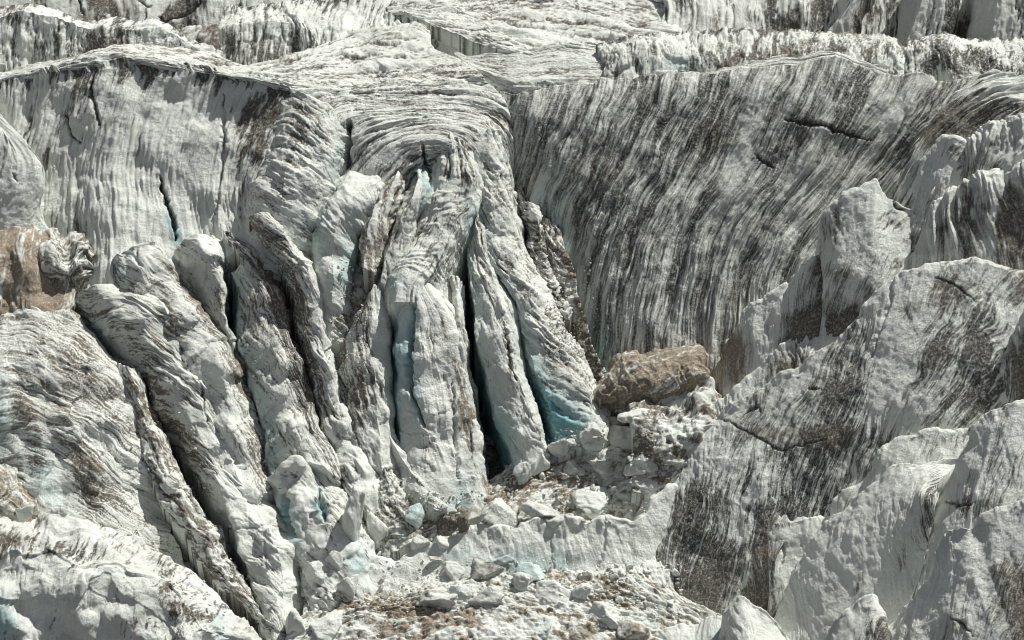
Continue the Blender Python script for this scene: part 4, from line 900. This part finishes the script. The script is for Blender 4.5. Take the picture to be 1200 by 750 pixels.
rserac("tall ice fin with a white edge standing just right of the large smooth fin",
    [[(1028, 712, -136), (1038, 692, -136), (1052, 668, -136), (1070, 640, -136), (1084, 612, -136), (1098, 586, -136), (1112, 562, -136), (1122, 540, -136), (1140, 508, -134), (1156, 486, -132), (1180, 472, -130), (1215, 460, -126), (1480, 450, -110)],
     [(1034, 720, -146), (1046, 702, -149), (1060, 678, -150), (1078, 650, -150), (1092, 622, -150), (1106, 597, -150), (1120, 573, -150), (1131, 552, -150), (1149, 522, -149), (1164, 502, -148), (1185, 488, -146), (1220, 476, -142), (1480, 470, -126)],
     [(1050, 790, -209), (1080, 740, -211), (1110, 690, -213), (1150, 650, -213), (1220, 620, -209), (1480, 620, -195)]],
    name="ice_fin", cat="ice fin", dirt=.15, ang=128, flute=(1.0, .13, 14), stain=[(1170, 530, 10, 40, 10, .45), (1190, 560, 14, 50, 10, .35), (1075, 665, 9, 22, 30, .4), (1140, 600, 14, 20, 20, .3)], crack=[([(1108, 588), (1125, 592), (1142, 588)], 2, .5, .4)])
rserac("sunlit ice fin with a white streak in the bottom right corner",
    [[(1010, 790, -223), (1036, 745, -219), (1058, 712, -217), (1074, 694, -215), (1090, 668, -215), (1104, 640, -215), (1116, 624, -215), (1128, 619, -215), (1142, 618, -215), (1150, 606, -215), (1164, 600, -215), (1184, 592, -215), (1215, 580, -213), (1480, 560, -200)],
     [(1020, 800, -233), (1046, 757, -231), (1068, 724, -230), (1084, 704, -229), (1100, 680, -228), (1114, 654, -228), (1126, 638, -227), (1136, 632, -227), (1146, 630, -228), (1156, 618, -230), (1168, 612, -231), (1188, 605, -231), (1220, 594, -229), (1480, 580, -215)],
     [(1050, 880, -314), (1100, 850, -314), (1140, 820, -314), (1220, 800, -314), (1480, 800, -302)]],
    name="ice_fin", cat="ice fin", dirt=.03, ang=128, flute=(1.0, .13, 14), stain=[(1182, 610, 14, 6, -20, .4), (1192, 720, 9, 26, 10, .4), (1180, 660, 10, 40, 10, .2), (1110, 690, 20, 50, 25, -.25)], crack=[([(1112, 722), (1125, 730), (1140, 745)], 1.4, .4)])  # last, negative spot paints the bright sunlit streak
rserac("small dark dirty serac at the bottom edge between two white fins",
    [[(962, 770, -221), (976, 740, -217), (990, 720, -215), (1006, 706, -213), (1020, 696, -213), (1030, 696, -213), (1038, 708, -213)],
     [(968, 776, -231), (982, 748, -229), (996, 728, -228), (1011, 715, -227), (1022, 707, -226), (1029, 709, -224), (1034, 722, -221)],
     [(985, 830, -303), (1010, 800, -301), (1030, 780, -297), (1044, 760, -291)]],
    dirt=.4, ang=128, stain=[(1010, 730, 18, 18, 0, .4)])
rserac("small bright ice serac with a dirty right face at the bottom edge of the basin",
    [[(836, 770, -142), (844, 735, -138), (850, 716, -136), (858, 705, -136), (868, 699, -136), (880, 706, -134), (894, 716, -132), (910, 728, -130), (925, 750, -132)],
     [(840, 776, -152), (849, 742, -150), (856, 724, -149), (863, 714, -149), (870, 710, -149), (880, 718, -146), (893, 728, -142), (908, 742, -140), (920, 765, -140)],
     [(850, 820, -204), (872, 800, -204), (900, 800, -198), (920, 810, -192)]],
    dirt=.12, ang=80, stain=[(884, 730, 12, 14, -20, .4), (872, 725, 4, 16, 0, .3)])
rserac("low lumpy ice hump at the bottom edge left of the small bright serac",
    [[(760, 770, -116), (776, 742, -112), (796, 732, -110), (815, 730, -110), (832, 720, -110), (846, 722, -110)],
     [(764, 780, -126), (782, 752, -126), (800, 742, -125), (818, 740, -124), (834, 732, -123), (848, 740, -120)],
     [(780, 820, -178), (820, 810, -178), (850, 800, -174)]],
    name="ice_hump", cat="ice hump", dirt=.08, ang=90, lump=1.2, blues=[(842, 745, 8, 10, 0, .5)])

# ------------------------------------------------------------------ basin of broken ice
BAS = "basin floor"
g_floor = [[(380, 640, 20), (430, 600, 40), (480, 590, 45), (540, 585, 48), (600, 545, 62), (660, 520, 62), (720, 510, 60), (780, 510, 50), (830, 500, 48)],
     [(380, 670, -15), (440, 630, -2), (500, 610, 8), (560, 590, 22), (620, 562, 36), (680, 548, 40), (740, 540, 38), (790, 540, 32), (830, 530, 34)],
     [(380, 690, -30), (440, 650, -10), (500, 632, -2), (560, 612, 4), (620, 590, 12), (680, 580, 14), (740, 570, 14), (790, 570, 14)],
     [(360, 710, -56), (430, 680, -28), (500, 664, -20), (560, 650, -16), (620, 640, -12), (680, 632, -8), (740, 620, -6), (780, 618, -4)],
     [(350, 730, -92), (430, 705, -80), (500, 690, -70), (560, 680, -66), (620, 678, -66), (680, 676, -64), (740, 676, -60), (790, 690, -60)],
     [(330, 760, -116), (420, 730, -104), (500, 718, -98), (580, 712, -96), (660, 712, -95), (740, 714, -94), (810, 730, -96), (860, 730, -92)],
     [(320, 800, -150), (420, 775, -142), (500, 765, -138), (580, 760, -136), (660, 760, -136), (740, 760, -134), (820, 770, -136), (900, 780, -134)],
     [(300, 900, -210), (500, 880, -205), (700, 880, -205), (900, 890, -205)]]
ice("debris_floor", None, None, g_floor, kind="structure", ang=8, dirt=.3, rub=(1.5, .55), flute=(1.8, .4, 6), warm=.75, streak=.6, lump=.9, patch=.5, grain=.12, edge=.5,
    stain=[(680, 655, 110, 14, 5, -.3), (560, 690, 70, 12, 0, -.3), (480, 725, 90, 16, 0, .3), (640, 555, 60, 12, -20, .25), (700, 570, 40, 20, -20, -.2), (640, 720, 60, 12, 0, .15)])
SURF[BAS] = [SURF[k_] for k_ in SURF if k_ == "debris_floor"][0]
rserac("curved low wall of pale ice spanning the middle of the basin",
    [[(395, 668, -36), (430, 656, -32), (478, 652, -30), (500, 642, -28), (524, 628, -28), (555, 619, -28), (580, 616, -28), (606, 611, -28), (640, 608, -26), (656, 612, -26), (672, 606, -24), (700, 610, -24), (720, 606, -26), (742, 600, -22), (765, 584, -14), (786, 566, -4), (798, 556, 6)],
     [(398, 675, -44), (430, 664, -44), (478, 660, -44), (500, 650, -44), (524, 638, -45), (555, 629, -46), (580, 626, -46), (606, 621, -46), (640, 618, -45), (656, 622, -44), (672, 616, -44), (700, 620, -44), (720, 616, -44), (744, 612, -40), (770, 600, -30), (792, 584, -16), (804, 572, 2)],
     [(398, 720, -60), (440, 712, -62), (500, 705, -62), (560, 695, -64), (610, 695, -64), (660, 700, -64), (710, 705, -62), (750, 700, -56), (790, 672, -34), (815, 640, -14)]],
    name="ice_bank", cat="ice bank", shear=0, patch=.4, dirt=.05, ang=88, edge=1.0, flute=(1.6, .14, 6), foot=.1, lump=.8, lumpf=.2, blues=[(600, 660, 60, 14, 0, .35), (650, 665, 30, 20, 0, .3), (525, 650, 20, 12, 0, .2)], warm=.4, stain=[(735, 660, 10, 30, 15, .25), (660, 640, 4, 16, 0, .2)],
    crack=[([(575, 622), (572, 640), (577, 655)], 1.6, .2, .2), ([(648, 618), (645, 650), (650, 670)], 1.6, .25, .2), ([(712, 612), (708, 640), (700, 670)], 1.8, .25, .2)])
# ------------------------------------------------------------------ broken ice: blocks, chunks and rubble lying in the basin
ZB = np.full((int(H0) + 60, int(W0)), 1e9)
for _k, (_x, _y, _d) in SURF.items():
    if _k == BAS: continue
    xi = np.round(_x).astype(int); yi = np.round(_y).astype(int)
    ok = (xi >= 0) & (xi < W0) & (yi >= 0) & (yi < H0 + 60)
    np.minimum.at(ZB, (yi[ok], xi[ok]), _d[ok])

def depth_at(x, y):
    x = int(np.clip(x, 2, W0 - 3)); y = int(np.clip(y, 2, H0 + 50))
    return float(ZB[y - 2:y + 3, x - 2:x + 3].min())

def chunk_geo(c, size, seed, n=26, dirt=0.2, blue=0.0, warm=0.4, rough=1.0, planes=11):
    """Angular lump of ice: a convex block cut by random planes, then chipped and grained. c centre, size (x, y, z) in metres."""
    rs = np.random.RandomState(seed)
    th = np.linspace(0, math.pi, n); ph = np.linspace(0, 2 * math.pi, 2 * n, endpoint=False)
    T, Ph = np.meshgrid(th, ph, indexing='ij')
    D = np.stack([np.sin(T) * np.cos(Ph), np.sin(T) * np.sin(Ph), np.cos(T)], -1)
    nn = rs.normal(size=(planes, 3)); nn /= np.linalg.norm(nn, axis=1, keepdims=True)
    hh = rs.uniform(0.5, 1.0, planes)
    q = np.einsum('ijk,lk->ijl', D, nn) / hh
    r = 1.0 / np.maximum((np.maximum(q, 0) ** 26).sum(-1) ** (1 / 26), 0.7)
    P = D * r[..., None]
    P = P * (1 + rough * 0.24 * fbm3(P + seed * 3.3, 1.6, 3, seed)[..., None] + rough * 0.05 * fbm3(P + seed, 5.0, 2, seed + 1)[..., None])
    a = rs.uniform(0, 6.28); R = np.array([[math.cos(a), -math.sin(a), 0], [math.sin(a), math.cos(a), 0], [0, 0, 1]])
    P = (P @ R.T) * np.array(size) + c
    F = dirt + 0.55 * fbm3(P, 0.7, 4, seed + 5) + 0.1 * np.cos(T)
    att = np.stack([sstep(0.25, 0.8, F), np.clip(blue + 0 * F, 0, 1), np.clip(warm + 0.3 * fbm3(P, 0.4, 2, seed + 6), 0, 1)], -1)
    m = 2 * n; idx = np.arange(n * m).reshape(n, m)
    nx = np.roll(idx, -1, 1)
    q4 = np.stack([idx[1:-2], idx[2:-1], nx[2:-1], nx[1:-2]], -1).reshape(-1, 4)
    V = P.reshape(-1, 3); A = att.reshape(-1, 3)
    # poles as single vertices
    t1 = np.stack([np.full(m, 0), idx[1], nx[1]], -1); t2 = np.stack([np.full(m, idx[-1, 0]), nx[-2], idx[-2]], -1)
    used = np.ones(len(V), bool); used[idx[0, 1:]] = False; used[idx[-1, 1:]] = False
    mp = np.cumsum(used) - 1
    return V[used], mp[q4], mp[np.concatenate([t1, t2])], A[used]

def chunk(name, label, cat, x, y, w, h, seed, group=None, dep=1.0, sink=0.25, kind=None, **k):
    """x, y: middle of the lump in the survey frame; w, h: its width and height there."""
    d = depth_at(x, y + h * 0.45)
    mp = MPP * (D0 + d * MPP) / D0
    c = world_of(np.array(x, float), np.array(y + h * 0.06, float), np.array(d + 0.26 * w))
    g = chunk_geo(c, (w * 0.49 * mp, w * 0.42 * mp * dep, h * 0.52 * mp), seed, n=int(np.clip(w * 1.2, 12, 56)), **k)
    return tag(build(name, g, ICE), label, cat, group, kind)

for i, (x, y, w, h, kw, lab) in enumerate([
    (657, 524, 22, 32, dict(dirt=.1), "tall knobbly white ice block beside the blue foot of the striped spine"),
    (634, 540, 28, 34, dict(dirt=.22), "grey wedge shaped ice block below the two blue crevasses"),
    (610, 548, 20, 22, dict(dirt=.3), "small grey ice block at the mouth of the deepest crevasse"),
    (690, 512, 34, 24, dict(dirt=.1), "white ice block at the left end of the dirty capped rubble row"),
    (738, 512, 52, 34, dict(dirt=.28, warm=.7), "wide pale ice block with dirty underside near the tan boulder"),
    (742, 488, 26, 18, dict(dirt=.05), "small bright white ice block topmost on the rubble before the tan boulder"),
    (754, 544, 34, 30, dict(dirt=.06), "smooth white ice block below the wide dirty one"),
    (708, 546, 38, 24, dict(dirt=.2), "flat tilted grey ice slab in brown rubble"),
    (670, 550, 22, 22, dict(dirt=.4, warm=.7), "tan ice block left of the flat tilted slab"),
    (789, 512, 26, 22, dict(dirt=.1), "white ice block against the great right ridge"),
    (696, 588, 46, 26, dict(dirt=.12), "pale rounded ice mound on the brown rubble above the curved ice wall"),
    (632, 600, 36, 20, dict(dirt=.35), "grey rough ice block behind the curved ice wall"),
    (655, 608, 26, 20, dict(dirt=.04), "clean white ice cube perched on the curved ice wall"),
    (582, 600, 40, 30, dict(dirt=.14), "pale fluted ice block at the foot of the tall white blade"),
    (556, 606, 26, 22, dict(dirt=.3), "grey ice block just left of the pale fluted one"),
    (414, 610, 36, 66, dict(dirt=.12), "tall white ice column with a curled top left of the basin"),
    (443, 624, 24, 42, dict(dirt=.14), "shorter white ice column right of the curled one"),
    (492, 635, 20, 26, dict(dirt=.05), "small white pointed ice tooth at the left end of the curved ice wall"),
    (518, 636, 14, 16, dict(dirt=.08), "tiny white ice tooth beside the brown cave"),
    (488, 606, 26, 26, dict(dirt=.1, blue=.35), "bluish ice block above the small pointed tooth"),
    (410, 690, 26, 34, dict(dirt=.1), "rounded white ice block at the left rim of the basin floor"),
    (530, 668, 28, 20, dict(dirt=.1), "white ice chunk under the left part of the curved ice wall"),
    (566, 668, 38, 22, dict(dirt=.5, warm=.2), "dark grey gritty ice boulder under the curved ice wall"),
    (620, 672, 42, 22, dict(dirt=.02, blue=.35), "flat pale blue ice block under the curved ice wall"),
    (610, 684, 28, 18, dict(dirt=.04), "white ice chunk in front of the flat pale blue block"),
    (572, 702, 32, 22, dict(dirt=.06), "white rounded ice chunk in the middle of the basin"),
    (544, 692, 30, 22, dict(dirt=.06, blue=.1), "white ice chunk left of the rounded one in the basin"),
    (650, 690, 36, 26, dict(dirt=.08), "white lumpy ice chunk right of the flat blue block"),
    (678, 694, 30, 20, dict(dirt=.1), "pale ice chunk below the right part of the curved ice wall"),
    (510, 700, 46, 26, dict(dirt=.4, warm=.3), "grey striped ice boulder on the left side of the basin"),
    (706, 722, 46, 24, dict(dirt=.16), "pale broken ice chunk at the lower right of the basin"),
    (637, 738, 34, 22, dict(dirt=.1, blue=.15), "wet pale ice chunk at the bottom edge of the basin"),
    (737, 740, 34, 24, dict(dirt=.55, warm=1.0), "brown dirty ice block at the bottom edge of the basin"),
    (344, 730, 34, 40, dict(dirt=.06), "pointed white ice block at the bottom edge beside the left foreground ridge"),
    (384, 738, 50, 32, dict(dirt=.1), "low white ice block at the bottom edge left of the brown rubble"),
    (596, 655, 24, 16, dict(dirt=.1, blue=.2), "small bluish ice chunk leaning on the curved ice wall"),
    (372, 668, 26, 28, dict(dirt=.12), "grey ice block in the hollow below the knobbly serac"),
    (395, 655, 20, 24, dict(dirt=.3), "dusty ice block right of the hollow below the knobbly serac"),
    (28, 600, 20, 22, dict(dirt=.12), "lone pale ice block in the hollow at the left edge"),
    (722, 496, 54, 30, dict(dirt=.45, warm=.8), "brown gritty ice block wedged under the left tip of the tan boulder"),
    (72, 602, 30, 16, dict(dirt=.2), "flat pale ice block behind the left foreground ridge"),
    ]):
    chunk("ice_block", lab, "ice block", x, y, w, h, 300 + i * 7, **{**dict(warm=.4), **kw})

# little brown cave: dark grit blocks round a dark lump painting the hole's shade
for (x, y, w, h, lab) in [(520, 612, 16, 30, "dark brown gritty lump on the left side of the little cave"), (534, 598, 28, 14, "dark brown gritty lump roofing the little cave"), (546, 616, 14, 26, "dark brown gritty lump on the right side of the little cave"), (532, 614, 14, 20, "black lump painted as the shade inside the little cave")]:
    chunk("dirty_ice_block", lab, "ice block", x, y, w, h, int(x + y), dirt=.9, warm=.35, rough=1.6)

# small pieces one could count
rs = random.Random(5)
poly = [(440, 655, 745, 715), (480, 575, 720, 612), (590, 545, 760, 600), (360, 690, 760, 750), (640, 500, 780, 560), (700, 660, 800, 730)]
protos = {}
for kind_ in ("white", "tan"):
    protos[kind_] = [chunk_geo(np.zeros(3), (1, 0.9, 0.8), 900 + j * 3 + (50 if kind_ == "tan" else 0), n=12, dirt=.1 if kind_ == "white" else .5, warm=.4 if kind_ == "white" else .95) for j in range(6)]
meshes = {}
count = 0
while count < 220:
    x0, y0, x1, y1 = poly[rs.randrange(len(poly))]
    x, y = rs.uniform(x0, x1), rs.uniform(y0, y1)
    if ZB[int(y), int(x)] > 1e8: continue
    d = depth_at(x, y)
    w = 3.0 + 8 * rs.random() ** 2.6
    kind_ = "white" if rs.random() < 0.6 else "tan"
    j = rs.randrange(6)
    nm = "ice_chunk"
    lab = "small white ice chunk scattered in the basin rubble" if kind_ == "white" else "small tan dirty ice chunk scattered in the basin rubble"
    if (kind_, j) not in meshes:
        o = build(nm, protos[kind_][j], ICE, origin=np.zeros(3)); meshes[(kind_, j)] = o
    else:
        o = meshes[(kind_, j)].copy(); COL.objects.link(o)
    o.location = world_of(np.array(x), np.array(y), np.array(d - 0.1 * w))
    sc_ = w * MPP * 0.55
    o.scale = (sc_ * rs.uniform(.8, 1.3), sc_ * rs.uniform(.8, 1.2), sc_ * rs.uniform(.6, 1.1))
    o.rotation_euler = (rs.uniform(-.5, .5), rs.uniform(-.5, .5), rs.uniform(0, 6.28))
    tag(o, lab, "ice chunk", "white chunks in the basin rubble" if kind_ == "white" else "tan chunks in the basin rubble")
    count += 1

# grit and crumbs nobody could count
Vs, Qs, Ts, As = [], [], [], []; off = 0
gz = poly + [(385, 300, 430, 440), (640, 300, 700, 440), (150, 460, 320, 730), (470, 560, 600, 640)]
crumbs = [chunk_geo(np.zeros(3), (1, 1, .8), 1200 + j, n=6, dirt=[.05, .1, .45, .05][j % 4], warm=[.4, .9, .5, .8][j % 4]) for j in range(12)]
for i in range(4800):
    x0, y0, x1, y1 = gz[rs.randrange(len(gz))]
    x, y = rs.uniform(x0, x1), rs.uniform(y0, y1)
    if i % 3 and fbm2(np.array([x / 30]), np.array([y / 14]), 2, 77)[0] < 0: continue
    if ZB[int(y), int(x)] > 1e8: continue
    if gz.index((x0, y0, x1, y1)) >= len(poly):
        if depth_at(x, y) - min(depth_at(x - 8, y), depth_at(x + 8, y)) < 4: continue
    w = 0.8 + 2.6 * rs.random() ** 2
    V, Q, T, A = crumbs[rs.randrange(12)]
    a = rs.uniform(0, 6.28); ca, sa = math.cos(a), math.sin(a)
    R = np.array([[ca, -sa, 0], [sa, ca, 0], [0, 0, 1]])
    Vs.append(V @ R.T * (w * MPP * .6) + world_of(np.array(x), np.array(y), np.array(depth_at(x, y) - .3 * w)))
    Qs.append(Q + off); Ts.append(T + off); As.append(A); off += len(V)
tag(build("ice_rubble", (np.concatenate(Vs), np.concatenate(Qs), np.concatenate(Ts), np.concatenate(As)), ICE), kind="stuff")
